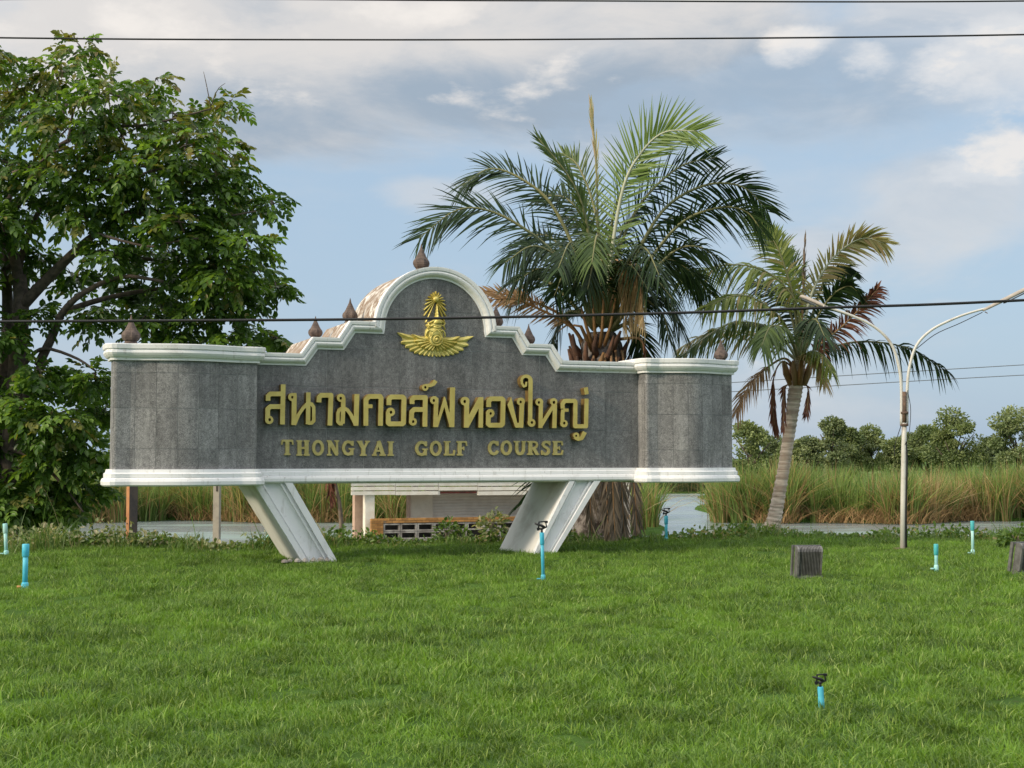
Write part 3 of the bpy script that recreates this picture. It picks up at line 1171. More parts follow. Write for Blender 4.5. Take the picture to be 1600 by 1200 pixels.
def thai():
    A, B, C, D = (405, 595, 9.412), (560, 590, 9.412), (715, 580, 12.0), (810, 580, 10.0)
    G = [
        (A, [L_([(131, 294), (131, 225), (165, 192), (352, 192)], 68), L_([(353, 52), (352, 190), (342, 642)], 70), L_([(352, 379), (165, 379), (126, 415), (124, 560)], 70), *ring((148, 575), 61, 19, (154, 572))]),
        (A, [L_([(516, 240), (510, 650)], 72), *ring((487, 238), 60, 17, (486, 242)), polyS([(548, 180), (516, 176), (516, 260), (552, 260), (552, 215)]), L_([(518, 648), (580, 500), (640, 410), (722, 320)], 50), L_([(724, 170), (718, 640)], 64),
             L_([(724, 330), (772, 342), (802, 385), (803, 590), (770, 622), (722, 622)], 50)]),
        (A, [L_([(880, 317), (882, 245), (912, 212), (1055, 212), (1055, 240), (1040, 658)], 70)]),
        (A, [L_([(1238, 250), (1236, 400), (1226, 630)], 64), *ring((1203, 250), 60, 18, (1199, 256)), L_([(1232, 395), (1178, 428), (1158, 480), (1158, 600), (1188, 632), (1232, 632)], 50), L_([(1240, 395), (1300, 430), (1350, 500), (1415, 640)], 52), L_([(1438, 195), (1424, 662)], 72)]),
        (B, [L_([(110, 708), (112, 400), (112, 325), (160, 276), (320, 276), (334, 300), (325, 708)], 70), L_([(110, 421), (208, 421)], 56)]),
        (B, [L_([(450, 405), (450, 320), (485, 284), (650, 284), (671, 305), (664, 665), (648, 680), (456, 680), (440, 664), (440, 505)], 70), *ring((474, 505), 64, 19, (480, 509))]),
        (B, [L_([(790, 388), (790, 325), (820, 292), (985, 292), (978, 722)], 70), L_([(985, 469), (820, 469), (784, 505), (780, 640)], 70), *ring((802, 648), 58, 17, (806, 647))]),
        (B, [*ring((982, 146), 48, 17, (984, 143)), L_([(985, 115), (1060, 116), (1105, 95), (1140, 45)], 46, 58)]),
        (B, [*ring((1116, 332), 60, 18, (1110, 336)), L_([(1145, 300), (1145, 350), (1132, 728)], 64), polyS([(1130, 728), (1255, 300), (1266, 272), (1280, 300), (1395, 728), (1345, 728), (1264, 430), (1170, 728)]), L_([(1386, 144), (1374, 728)], 74)]),
        (C, [*ring((140, 562), 83, 25, (134, 568)), L_([(175, 540), (166, 1058)], 90), polyS([(205, 1058), (150, 1058), (160, 960), (215, 820), (395, 485), (485, 485), (470, 560)]), L_([(443, 486), (434, 1058)], 84)]),
        (C, [L_([(585, 672), (585, 560), (625, 516), (830, 516), (855, 540), (845, 985), (820, 1012), (605, 1012), (575, 985), (578, 800)], 88), *ring((612, 790), 80, 21, (620, 793))]),
        (C, [polyS([(935, 630), (1008, 480), (1035, 590), (1118, 968), (1160, 968), (1160, 1058), (1085, 1058)]), L_([(1208, 580), (1190, 1058)], 84), *ring((1188, 570), 75, 21, (1182, 577))]),
        (D, [L_(arcp((122, 145), 70, 68, 0, 180, 14) + [(58, 195), (85, 238), (118, 228), (126, 165)], 64, 30), L_([(192, 140), (183, 800)], 66), *ring((206, 806), 62, 18, (212, 801))]),
        (D, [*ring((328, 482), 60, 18, (321, 488)), L_([(354, 470), (345, 888)], 64), polyS([(365, 888), (320, 888), (335, 800), (385, 745), (525, 530), (575, 540)]), L_([(571, 520), (563, 888)], 66), *ring((552, 478), 57, 21, (556, 487))]),
        (D, [L_([(694, 585), (690, 510), (725, 463), (880, 463), (892, 480), (888, 860), (1058, 860), (1066, 428)], 64), L_([(700, 600), (690, 680), (690, 820)], 58), *ring((713, 818), 58, 18, (717, 812)), L_([(700, 608), (785, 608)], 50)]),
        (D, [polyS([(1020, 265), (1085, 245), (1100, 355), (1040, 370)])]),
        (D, [*ring((905, 1005), 48, 15, (903, 1010)), L_([(880, 1035), (935, 1062), (990, 1045), (1040, 950)], 50, 68)]),
    ]
    yf, yb = -0.18, -0.034
    for (ox, oy, sc), st in G:
        glyph('letter', st, 6.5 if sc < 11 else 8.0, lambda x, y: S(ox + x / sc, oy + y / sc, yf), yf, yb, sign, MT['gold_paint'], MT['letter_side'])


def latin():
    E_, F_ = (435, 680, 8.42), (640, 680, 6.4)
    tk, tn, sf = 0.25, 0.13, 0.10
    GL = {
        'T': [([(.5, .05), (.5, .97)], tk), ([(.06, .07), (.94, .07)], .14), ([(.08, .05), (.04, .33)], .1), ([(.92, .05), (.96, .33)], .1), ([(.24, .95), (.76, .95)], sf)],
        'H': [([(.23, .0), (.23, 1)], tk), ([(.77, .0), (.77, 1)], tk), ([(.2, .5), (.8, .5)], .13), ([(.0, .05), (.45, .05)], sf), ([(.55, .05), (1, .05)], sf), ([(.0, .95), (.45, .95)], sf), ([(.55, .95), (1, .95)], sf)],
        'N': [([(.2, .0), (.2, 1)], tn), ([(.82, .0), (.82, 1)], tn), ([(.2, .06), (.82, .94)], tk), ([(.0, .05), (.3, .05)], sf), ([(.62, .05), (1, .05)], sf), ([(.0, .95), (.4, .95)], sf)],
        'Y': [([(.2, .05), (.52, .55)], tk), ([(.84, .05), (.52, .55)], .15), ([(.5, .5), (.5, .97)], tk), ([(.0, .05), (.42, .05)], sf), ([(.64, .05), (1, .05)], sf), ([(.24, .95), (.76, .95)], sf)],
        'A': [([(.5, .03), (.16, .95)], .15), ([(.47, .0), (.8, .95)], tk), ([(.28, .66), (.72, .66)], .12), ([(.0, .95), (.36, .95)], sf), ([(.54, .95), (1, .95)], sf)],
        'I': [([(.5, .03), (.5, .97)], tk), ([(.04, .05), (.96, .05)], sf), ([(.04, .95), (.96, .95)], sf)],
        'L': [([(.28, .03), (.28, .97)], tk), ([(.0, .05), (.6, .05)], sf), ([(.0, .94), (.95, .94)], .12), ([(.9, .98), (.97, .62)], .11)],
        'F': [([(.3, .03), (.3, .97)], tk), ([(.0, .06), (.95, .06)], .12), ([(.92, .04), (.97, .34)], .1), ([(.3, .5), (.68, .5)], .11), ([(.68, .38), (.68, .64)], .09), ([(.0, .95), (.62, .95)], sf)],
        'E': [([(.27, .03), (.27, .97)], tk), ([(.0, .06), (.93, .06)], .12), ([(.9, .04), (.95, .32)], .1), ([(.3, .5), (.66, .5)], .11), ([(.66, .38), (.66, .64)], .09), ([(.0, .94), (.93, .94)], .12), ([(.9, .98), (.98, .65)], .11)],
        'U': [([(.24, .03), (.24, .6), (.28, .78), (.4, .9), (.54, .92), (.7, .86), (.8, .7), (.82, .03)], .2), ([(.0, .05), (.48, .05)], sf), ([(.64, .05), (1, .05)], sf)],
        'R': [([(.26, .03), (.26, .97)], tk), ([(.0, .05), (.5, .05)], sf), ([(.0, .95), (.5, .95)], sf), ([(.3, .07), (.6, .07), (.76, .14), (.82, .27), (.76, .42), (.6, .5), (.3, .51)], .14), ([(.52, .5), (.82, .96)], .22), ([(.75, .95), (1, .95)], sf)],
        'S': [([(.86, .2), (.74, .1), (.5, .08), (.26, .14), (.2, .27), (.32, .4), (.6, .5), (.8, .62), (.82, .78), (.66, .9), (.45, .93), (.24, .88), (.12, .76)], .17), ([(.9, .02), (.9, .33)], .1), ([(.08, .66), (.08, .98)], .1)],
        'C': [([(.9, .3), (.78, .14), (.55, .075), (.33, .14), (.19, .33), (.15, .5), (.19, .68), (.33, .87), (.55, .93), (.78, .87), (.93, .7)], .19), ([(.91, .02), (.91, .36)], .11)],
        'G': [([(.86, .3), (.75, .14), (.52, .075), (.31, .14), (.18, .33), (.14, .5), (.18, .68), (.31, .87), (.52, .93), (.72, .87), (.8, .72)], .19), ([(.87, .02), (.87, .36)], .1), ([(.8, .56), (.8, .98)], .2), ([(.56, .56), (1, .56)], .1)],
    }
    W = [(E_, 'T', 40, 198, 58, 262), (E_, 'H', 238, 412, 65, 270), (E_, 'O', 442, 605, 65, 265), (E_, 'N', 638, 803, 65, 268), (E_, 'G', 833, 1002, 70, 265), (E_, 'Y', 1035, 1205, 72, 272), (E_, 'A', 1235, 1415, 75, 272), (E_, 'I', 1435, 1525, 80, 272),
         (F_, 'G', 55, 185, 58, 205), (F_, 'O', 203, 325, 58, 205), (F_, 'L', 345, 455, 58, 203), (F_, 'F', 473, 575, 58, 203), (F_, 'C', 785, 893, 55, 198), (F_, 'O', 912, 1028, 55, 198), (F_, 'U', 1045, 1165, 57, 198), (F_, 'R', 1178, 1300, 57, 198), (F_, 'S', 1318, 1412, 55, 200), (F_, 'E', 1433, 1535, 57, 198)]
    yf, yb = -0.06, -0.02
    for (ox, oy, sc), ch, x0, x1, y0, y1 in W:
        h = y1 - y0
        if ch == 'O':
            cx, cy = (x0 + x1) / 2, (y0 + y1) / 2
            st = [L_(arcp((cx, cy), (x1 - x0) / 2 - h * .11, h / 2 - h * .075, 0, 360, 28), h * .19)]
            st.append(dict(k='disc', pts=[st[0]['pts'][0]], w=h * .19))
        else:
            st = [L_([(x0 + (x1 - x0) * a, y0 + h * b) for a, b in pts], w * h) for pts, w in GL[ch]]
        glyph('letter', st, h * 0.035, lambda x, y: S(ox + x / sc, oy + y / sc, yf), yf, yb, sign, MT['gold_light'], MT['gold_paint'])


def emblem():
    Z = lambda x, y, d=-0.06: S(600 + x / 9.23, 440 + y / 9.23, d)
    b = MB()
    # backing disc with concentric rings and a spiral boss
    def relief_disc(cx, cy, prof, n=28):
        c = Z(cx, cy)
        k = abs(Z(cx + 100, cy)[0] - c[0]) / 100
        vs, fs = [], []
        for r, pr in prof:
            for i in range(n):
                q = 2 * math.pi * i / n
                vs.append((c[0] + r * k * math.cos(q), -pr, c[1] + r * k * math.sin(q)))
        for i in range(len(prof) - 1):
            for j in range(n):
                j2 = (j + 1) % n
                fs.append((i * n + j, i * n + j2, (i + 1) * n + j2, (i + 1) * n + j))
        fs.append(tuple((len(prof) - 1) * n + j for j in range(n)))
        return vs, fs
    b.add(*relief_disc(742, 838, [(100, 0.03), (98, 0.11), (84, 0.14), (76, 0.13), (70, 0.115), (58, 0.12), (52, 0.14), (40, 0.14), (34, 0.12), (28, 0.12), (20, 0.15), (4, 0.16)]))
    emb = b.build('emblem', MT['gold_leaf'], sign, True)
    emb['label'] = 'gold winged emblem with radiant crown above a ringed disc'
    # spiral on the boss
    def flatpt(x, y, pr):
        u, z = Z(x, y)
        return (u, -pr, z)
    sp = [flatpt(742 + r * math.cos(a), 838 + r * math.sin(a), 0.14) for a, r in [(i * 0.35, 12 + 2.6 * i) for i in range(20)]]
    MB().tube(sp, 0.008, 6).build('spiral', MT['gold_leaf'], emb, True)

    def blade(x0, y0, x1, y1, w0, w1, pr0, pr1, pointed=True, bend=0.0):
        """relief blade from root to tip with a raised spine"""
        dx, dy = x1 - x0, y1 - y0
        L = math.hypot(dx, dy)
        nx, ny = -dy / L, dx / L
        vs, fs = [], []
        K = 7
        for i in range(K):
            t = i / (K - 1)
            w = w0 + (w1 - w0) * t
            if t > 0.72:
                w *= max(0.1 if pointed else 0.45, 1 - ((t - 0.72) / 0.28) ** (1.4 if pointed else 2.2) * (0.9 if pointed else 0.55))
            cx = x0 + dx * t + nx * bend * math.sin(math.pi * t)
            cy = y0 + dy * t + ny * bend * math.sin(math.pi * t)
            pr = pr0 + (pr1 - pr0) * t
            vs += [flatpt(cx + nx * w, cy + ny * w, 0.03), flatpt(cx + nx * w * 0.92, cy + ny * w * 0.92, pr * 0.86), flatpt(cx + nx * w * 0.2, cy + ny * w * 0.2, pr),
                   flatpt(cx - nx * w * 0.92, cy - ny * w * 0.92, pr * 0.7), flatpt(cx - nx * w, cy - ny * w, 0.03)]
        for i in range(K - 1):
            for j in range(4):
                fs.append((i * 5 + j, i * 5 + j + 1, (i + 1) * 5 + j + 1, (i + 1) * 5 + j))
        fs.append(tuple((K - 1) * 5 + j for j in range(5)))
        return vs, fs
    # rays
    ends = [(600, 590), (578, 492), (578, 410), (592, 330), (607, 265), (640, 216), (675, 181), (708, 157), (745, 140), (788, 160), (820, 190), (852, 231), (875, 276), (890, 342), (900, 415), (898, 500), (882, 600)]
    cx, cy = 746, 258
    for i, (x, y) in enumerate(ends):
        L = math.hypot(x - cx, y - cy)
        w1 = 13 if L < 160 else 15
        MB().add(*blade(cx, cy, x, y, 6, w1, 0.075, 0.085, False)).build('ray', MT['gold_leaf'], emb)
    c = MB()
    c.add(*relief_disc(746, 258, [(42, 0.04), (40, 0.085), (22, 0.10), (4, 0.105)], 14))
    c.build('ray_boss', MT['gold_leaf'], emb, True)
    # spired crown: half-round tiers
    def halfround(cx, prof, n=10, base=0.02, k=0.0105):
        vs, fs = [], []
        for y, r, d in prof:
            for i in range(n + 1):
                q = math.pi * i / n
                u, z = Z(cx - r * math.cos(q), y)
                vs.append((u, -(base + d * math.sin(q)), z))
        m = n + 1
        for i in range(len(prof) - 1):
            for j in range(n):
                fs.append((i * m + j, i * m + j + 1, (i + 1) * m + j + 1, (i + 1) * m + j))
        return vs, fs
    MB().add(*halfround(757, [(325, 4, .05), (360, 8, .09), (372, 13, .1), (385, 9, .1), (410, 12, .11), (422, 18, .12), (436, 13, .11), (455, 18, .12), (468, 25, .13), (482, 19, .12), (500, 28, .13), (512, 36, .14), (530, 32, .13), (556, 60, .15), (590, 90, .15), (610, 92, .14)])).build('crown', MT['gold_leaf'], emb, True)
    # garment and head relief
    MB().add(*halfround(728, [(596, 40, .11), (612, 118, .11), (640, 122, .12), (655, 96, .1), (700, 128, .12), (760, 134, .12), (800, 136, .11), (822, 120, .1)])).build('figure', MT['gold_leaf'], emb, True)
    # ornaments over the figure: brow band, eye hollows, curling flames
    for pts, w in (([(640, 600), (690, 575), (757, 545), (815, 575), (855, 610)], 0.016), ([(650, 650), (700, 632), (757, 645), (812, 632), (850, 655)], 0.013), ([(700, 655), (752, 672), (805, 655)], 0.016),
                   ([(690, 690), (742, 715), (800, 700)], 0.012), ([(620, 590), (645, 640), (615, 690)], 0.014), ([(868, 600), (845, 640), (868, 700)], 0.014), ([(600, 790), (605, 730), (640, 700), (690, 730)], 0.014),
                   ([(870, 800), (862, 740), (830, 705), (800, 730)], 0.014), ([(668, 790), (690, 740), (742, 700), (790, 745), (820, 790)], 0.015), ([(655, 760), (640, 800), (655, 840)], 0.012)):
        path = [flatpt(x, y, 0.135 - 0.03 * abs(x - 740) / 120) for x, y in pts]
        MB().tube(path, w, 6).build('ornament', MT['gold_leaf'], emb, True)
    # wings: long outer feathers over which a row of coverts lies
    for sgn, tips, cov in (
        (-1, [(195, 738), (250, 880), (312, 940), (376, 993), (442, 1030), (512, 1052), (582, 1066), (650, 1076), (704, 1080)],
         [(402, 765), (440, 860), (480, 905), (530, 945), (585, 972), (640, 990), (690, 1000)]),
        (1, [(1288, 790), (1215, 915), (1145, 985), (1075, 1026), (1010, 1050), (940, 1066), (880, 1076), (815, 1080), (768, 1080)],
         [(1088, 792), (1050, 880), (1000, 925), (950, 955), (890, 978), (835, 992), (785, 1000)])):
        plate = [(742, 800)] + [(742 + (x - 742) * 0.9, 850 + (y - 850) * 0.88) for x, y in tips[:1]] + [(742 + (x - 742) * 0.94, 850 + (y - 850) * 0.94) for x, y in tips[1:]] + [(742, 1060)]
        pl = [Z(x, y) for x, y in plate]
        if area(pl) < 0:
            pl = pl[::-1]
        MB().prism(pl, -0.045, -0.027).build('wing_plate', MT['gold_light'], emb)
        n = len(tips)
        for i, (x, y) in enumerate(tips):
            t = i / (n - 1)
            rx = 742 + sgn * (105 * (1 - t) + 10 * t)
            ry = 822 + (920 - 822) * t
            w = 46 - 20 * t
            MB().add(*blade(rx, ry, x, y, 16, w, 0.05, 0.075 - 0.02 * t, i == 0, bend=(40 if i == 0 else 8) * sgn)).build('feather', MT['gold_leaf'], emb)
        n = len(cov)
        for i, (x, y) in enumerate(cov):
            t = i / (n - 1)
            rx = 742 + sgn * (92 * (1 - t) + 10 * t)
            ry = 826 + (905 - 826) * t
            MB().add(*blade(rx, ry, x, y, 15, 34 - 12 * t, 0.10, 0.105 - 0.02 * t, i == 0, bend=(28 if i == 0 else 6) * sgn)).build('covert_feather', MT['gold_leaf'], emb)


build_sign_core()
build_slabs()
build_wing(UL, mL + 0.02, -1)
build_wing(mR - 0.0, URr, 1)
build_leg([(398.5, 760), (456, 754), (470, 875.6), (521, 868)], 1)
build_leg([(888, 751), (936, 751), (834, 861), (870, 859)], -1)
def leg_rubble():
    chunk = MT['old_block']
    for px0, px1, py in ((440, 520, 873),):
        for k in range(7):
            x = px0 + (px1 - px0) * (k + 0.5 * random.random()) / 7
            u, z = S(x, py, -0.16)
            b = MB()
            n = 9
            pr = [(0.0, 0.0)] + [(random.uniform(0.03, 0.06), 0.02), (random.uniform(0.025, 0.05), 0.05), (0.01, random.uniform(0.06, 0.085))]
            b.lathe(pr, (u, -0.14 - 0.1 * random.random(), -0.015), 7)
            b.build('concrete_chip', chunk, sign)


build_finials()
leg_rubble()
thai()
latin()
emblem()

# ------------------------------------------------------------------ far background
def spray_quads(P_, D_, N_, L, W):
    """leaf quads: base P, direction D, normal N, length L, half width W -> V, F (two folded halves each)"""
    D_ = nrm(D_)
    Sd = nrm(np.cross(D_, N_))
    N2 = np.cross(Sd, D_)
    L = np.asarray(L)[:, None]
    W = np.asarray(W)[:, None]
    up = N2 * W * 0.35
    b = P_
    l1 = P_ + D_ * L * 0.3 + Sd * W * 0.85 + up
    l2 = P_ + D_ * L * 0.68 + Sd * W * 0.8 + up
    t = P_ + D_ * L - N2 * L * 0.08
    r2 = P_ + D_ * L * 0.68 - Sd * W * 0.8 + up
    r1 = P_ + D_ * L * 0.3 - Sd * W * 0.85 + up
    V = np.stack([b, l1, l2, t, r2, r1], 1).reshape(-1, 3)
    i = np.arange(len(P_))[:, None] * 6
    F = np.concatenate([i + np.array([[0, 1, 2, 3]]), i + np.array([[0, 3, 4, 5]])], 1).reshape(-1, 4)
    return V, F


def rand_dirs(n):
    v = rng.normal(size=(n, 3))
    return nrm(v)


def far_tree(px, ptop, wpx, Y, mi, label, density=1.0):
    base = P(px, 716, Y)
    base.z = -1.15
    top = P(px, ptop, Y).z
    H = top - base.z
    Wm = wpx * Y / FPX
    t = empty('background_tree', base, 0, label, 'tree', 'trees beyond the reeds')
    b = MB()
    b.tube([(0, 0, 0), (0.1, 0, H * 0.3), (0.0, 0.1, H * 0.62)], [0.16, 0.12, 0.05], 7)
    for k in range(6):
        a = k * 1.05 + px
        b.tube([(0.05, 0, H * (0.25 + 0.05 * k)), (math.cos(a) * Wm * 0.2, math.sin(a) * Wm * 0.2, H * (0.45 + 0.05 * k)), (math.cos(a) * Wm * 0.36, math.sin(a) * Wm * 0.36, H * (0.58 + 0.05 * k))], [0.07, 0.05, 0.02], 5)
    b.build('trunk', MT['bark'], t, True)
    # crown from clumps
    nc = int(26 * density)
    C = []
    for k in range(nc):
        h = rng.uniform(0.2, 1.0) ** 0.8
        rad = Wm * 0.5 * math.sqrt(max(0.05, 1 - (h * 1.02 - 0.45) ** 2 / 0.36)) * rng.uniform(0.3, 0.92)
        a = rng.uniform(0, 2 * math.pi)
        C.append((rad * math.cos(a), rad * math.sin(a), H * (0.1 + 0.84 * h), rng.uniform(0.07, 0.19) * (Wm + H) * 0.5))
    C.append((0, 0, H * 0.9, 0.14 * H))
    Vs, Fs, off = [], [], 0
    for cx, cy, cz, cr in C:
        n = int(230 * density)
        d = rand_dirs(n)
        d[:, 2] = d[:, 2] * 0.8 + 0.15
        p = np.array([cx, cy, cz]) + d * cr * rng.uniform(0.55, 1.08, (n, 1)) * np.array([1, 1, 0.72])
        dd = nrm(d + 0.7 * rand_dirs(n) + np.array([0, 0, -0.2]))
        V, F = spray_quads(p, dd, nrm(d + 0.5 * rand_dirs(n)), rng.uniform(0.12, 0.27, n), rng.uniform(0.045, 0.085, n))
        Vs.append(V)
        Fs.append(F + off)
        off += len(V)
    o = obj('crown', np_mesh('crown', np.concatenate(Vs), np.concatenate(Fs), MT['far_leaf%d' % mi]), t)
    return t


FT = [
    (1172, 660, 96, 100, 0, 'rounded dark green tree just right of the sign end'),
    (1238, 690, 70, 118, 1, 'low pale tree behind the coconut palm trunk'),
    (1212, 684, 60, 125, 2, 'low dark tree seen left of the coconut palm trunk'),
    (1300, 652, 62, 108, 2, 'tall narrow tree with a knobbly top right of the coconut trunk'),
    (1328, 668, 44, 114, 0, 'slim tree with a split crown beside the knobbly tree'),
    (1362, 664, 62, 116, 1, 'grey green pointed tree left of the lamp post'),
    (1402, 684, 58, 110, 1, 'low bushy tree directly behind the lamp post'),
    (1448, 664, 72, 112, 0, 'mid green tree just right of the lamp post'),
    (1492, 640, 84, 104, 0, 'tallest broad tree between lamp post and right edge'),
    (1545, 684, 66, 122, 2, 'low far tree in the dip beside the tallest broad tree'),
    (1588, 634, 92, 102, 1, 'tall tree cut by the right edge of the view'),
    (1268, 686, 66, 124, 2, 'small far tree between two taller ones behind the reeds'),
    (1425, 676, 50, 120, 2, 'small round tree half behind the lamp post wires'),
    (1655, 650, 110, 106, 0, 'broad tree beyond the right edge'),
]
for f in FT[:13]:
    far_tree(*f)
# left side trees seen through and under the big tree
for px, pt, w, Y, mi, lb in ((60, 700, 120, 105, 2, 'dark low tree far behind the big leafy tree'), (250, 705, 130, 112, 2, 'dark low tree far behind the left wing of the sign'), (-40, 690, 120, 108, 0, 'dark low tree at the far left behind the pipes')):
    far_tree(px, pt, w, Y, mi, lb)


def far_wood():
    n = 9000
    X = rng.uniform(-75, 85, n)
    Y = rng.uniform(126, 150, n)
    H = 3.3 + 0.8 * np.sin(X * 0.31) + 0.6 * np.sin(X * 0.9 + 1)
    Z = -1.1 + rng.uniform(0, 1, n) * H
    p = np.stack([X, Y, Z], 1)
    V, F = spray_quads(p, rand_dirs(n) + np.array([0, 0, 0.3]), rand_dirs(n), rng.uniform(0.25, 0.6, n), rng.uniform(0.1, 0.2, n))
    o = obj('far_thicket', np_mesh('far_thicket', V, F, MT['far_leaf1']))
    tag(o, 'low dark thicket closing the view far behind the reeds', 'thicket', kind='stuff')


far_wood()

# ------------------------------------------------------------------ reeds
def blades(p, h, w, lean_dir, lean, segs=4, curl=0.5):
    """tapered bending blades; p (n,3)"""
    n = len(p)
    a = rng.uniform(0, 2 * math.pi, n)
    wv = np.stack([np.cos(a), np.sin(a), np.zeros(n)], 1)
    rows = []
    for k in range(segs + 1):
        s = k / segs
        bend = lean * (s ** (1.0 + curl))
        c = p + np.stack([lean_dir[:, 0] * bend * h, lean_dir[:, 1] * bend * h, h * s * (1 - 0.28 * np.minimum(lean, 1.3) * s)], 1)
        ww = (w * (1 - 0.25 * s) if k < segs else w * 0.06)[:, None]
        if k == segs - 1:
            ww = ww * 0.72
        rows.append(np.stack([c - wv * ww, c + wv * ww], 1))
    V = np.stack(rows, 1).reshape(-1, 3)           # n, segs+1, 2
    b = np.arange(n)[:, None] * (2 * (segs + 1))
    f = np.concatenate([np.array([[2 * k, 2 * k + 1, 2 * k + 3, 2 * k + 2]]) for k in range(segs)], 0)
    F = (b[:, :, None] + f[None]).reshape(-1, 4)
    return V, F


def reed_field(name, n, xr, yr, hr, m, label, front_only=True, lean_amp=0.45, keep=None, w=(0.010, 0.022)):
    X = rng.uniform(*xr, n)
    Y = rng.uniform(*yr, n)
    k = far_land(X, Y)
    if keep is not None:
        k &= keep(X, Y)
    X, Y = X[k], Y[k]
    n = len(X)
    clump = np.sin(X * 1.3 + 3 * np.sin(Y * 0.4)) + 0.7 * np.sin(X * 2.9 + Y)
    ang = 1.2 * np.sin(X * 0.8 + Y * 0.3) + 2.2 * np.sin(X * 0.27 + 1.0) + rng.normal(0, 0.9, n)
    ld = np.stack([np.cos(ang), np.sin(ang)], 1)
    lean = np.abs(rng.normal(0.12, lean_amp * 0.55, n)) + 0.16 * (clump > 0.6)
    h = rng.uniform(*hr, n) * (1 + 0.10 * clump / 1.7 + 0.08 * np.sin(X * 0.21 + 2))
    low = rng.uniform(0, 1, n) < 0.12
    h = np.where(low, h * 0.55, h)
    lean = np.where(low, lean + 0.5, lean)
    p = np.stack([X, Y, np.full(n, -1.2)], 1)
    V, F = blades(p, h, rng.uniform(*w, n), ld, lean)
    me = np_mesh(name, V, F, m)
    add_tone(me, np.full(n, 0.09), 10)
    tag(obj(name, me), label, 'reeds', kind='stuff')


def shore(X):
    return 62.5 + 1.3 * np.sin(X * 0.33) + 0.8 * np.sin(X * 0.9 + 2)


def add_tone(me, tone_per_blade, per):
    a = me.attributes.new('tone', 'FLOAT', 'POINT')
    a.data.foreach_set('value', np.repeat(tone_per_blade, per).astype(np.float32))


def reed_clumps(name, X, Y, label, nb=(60, 120), hk=1.0):
    Vs, Fs, tn, off = [], [], [], 0
    for x, y in zip(X, Y):
        n = int(rng.uniform(*nb))
        dry = float(np.clip(0.06 + 0.45 * max(0, math.sin(x * 0.42 + 2.6) * math.sin(x * 1.7 + y)) + 0.38 * math.exp(-((x - 19.5) / 3.2) ** 2) + rng.normal(0, 0.12), 0.03, 0.9))
        hgt = hk * rng.uniform(1.75, 2.85) * (1 + 0.10 * math.sin(x * 0.55 + 1))
        rad = rng.uniform(0.15, 0.5)
        a = rng.uniform(0, 2 * math.pi, n)
        r = rad * np.sqrt(rng.uniform(0, 1, n))
        bias = rng.normal(0, 0.22, 2) + np.array([0.12 * math.sin(x * 0.8), 0])
        dx = np.cos(a) * (0.35 + r / rad * 0.5) + bias[0] * 2.2
        dy = np.sin(a) * (0.35 + r / rad * 0.5) + bias[1] * 2.2
        ld = nrm(np.stack([dx, dy], 1))
        lean = np.abs(rng.normal(0.22, 0.2, n)) + np.where(rng.uniform(0, 1, n) < 0.14, rng.uniform(0.3, 1.2, n), 0)
        h = hgt * rng.uniform(0.55, 1.08, n)
        p = np.stack([x + r * np.cos(a), y + r * np.sin(a), np.full(n, -1.26)], 1)
        V, F = blades(p, h, rng.uniform(0.010, 0.024, n), ld, lean, 5, 0.8)
        Vs.append(V)
        Fs.append(F + off)
        off += len(V)
        tn.append(np.clip(dry + np.where(lean > 0.6, 0.4, 0) + rng.normal(0, 0.08, n), 0, 1))
    me = np_mesh(name, np.concatenate(Vs), np.concatenate(Fs), MT['reed'])
    add_tone(me, np.concatenate(tn), 12)
    tag(obj(name, me), label, 'reeds', kind='stuff')


def build_reeds():
    n = 760
    X = rng.uniform(-34, 38, n)
    Y = shore(X) + np.abs(rng.normal(0, 1.8, n)) - 0.35
    k = far_land(X, Y + 0.6)
    reed_clumps('reed_bed', X[k], Y[k], 'tall green and straw reeds in ragged clumps along the far pond edge')
    X = rng.uniform(4.0, 6.2, 9)
    Y = 56 + rng.uniform(-3, 4, 9)
    X = 0.0905 * Y + rng.uniform(-0.5, 0.5, 9)
    reed_clumps('reed_clump', X, Y, 'reed clump standing alone in the water right of the big palm', hk=0.9)


build_reeds()
reed_field('reed_back', 15000, (-50, 55), (66.5, 112), (2.0, 2.7), MT['reed'], 'reed tops carrying on across the marsh behind the front reeds')
reed_field('far_reeds', 12000, (2, 26), (108, 118), (1.3, 1.9), MT['reed_dark'], 'dark distant reeds at the end of the open water')


def reed_litter():
    n = 9000
    X = rng.uniform(-32, 36, n)
    Y = shore(X) + rng.uniform(-1.0, 0.8, n)
    k = far_land(X, Y + 1.4) & ((np.sin(X * 0.45 + 0.6) + 0.6 * np.sin(X * 1.3)) > -0.35)
    X, Y = X[k], Y[k]
    n = len(X)
    ang = rng.uniform(0, 2 * math.pi, n)
    p = np.stack([X, Y, np.full(n, -1.22)], 1)
    V, F = blades(p, rng.uniform(0.3, 1.15, n), rng.uniform(0.010, 0.022, n), np.stack([np.cos(ang), np.sin(ang)], 1), rng.uniform(0.4, 1.7, n))
    tag(obj('dead_reeds', np_mesh('dead_reeds', V, F, MT['reed_dead'])), 'fallen straw coloured reeds along the foot of the reed bed', 'reeds', kind='stuff')


reed_litter()

# ------------------------------------------------------------------ pavilion behind the sign
PVY = 46.0
PB = Vector(((580 - 800) / FPX * PVY, PVY, 0))


def V2(px, py, y=0.0):
    return S(px, py, y, PB)


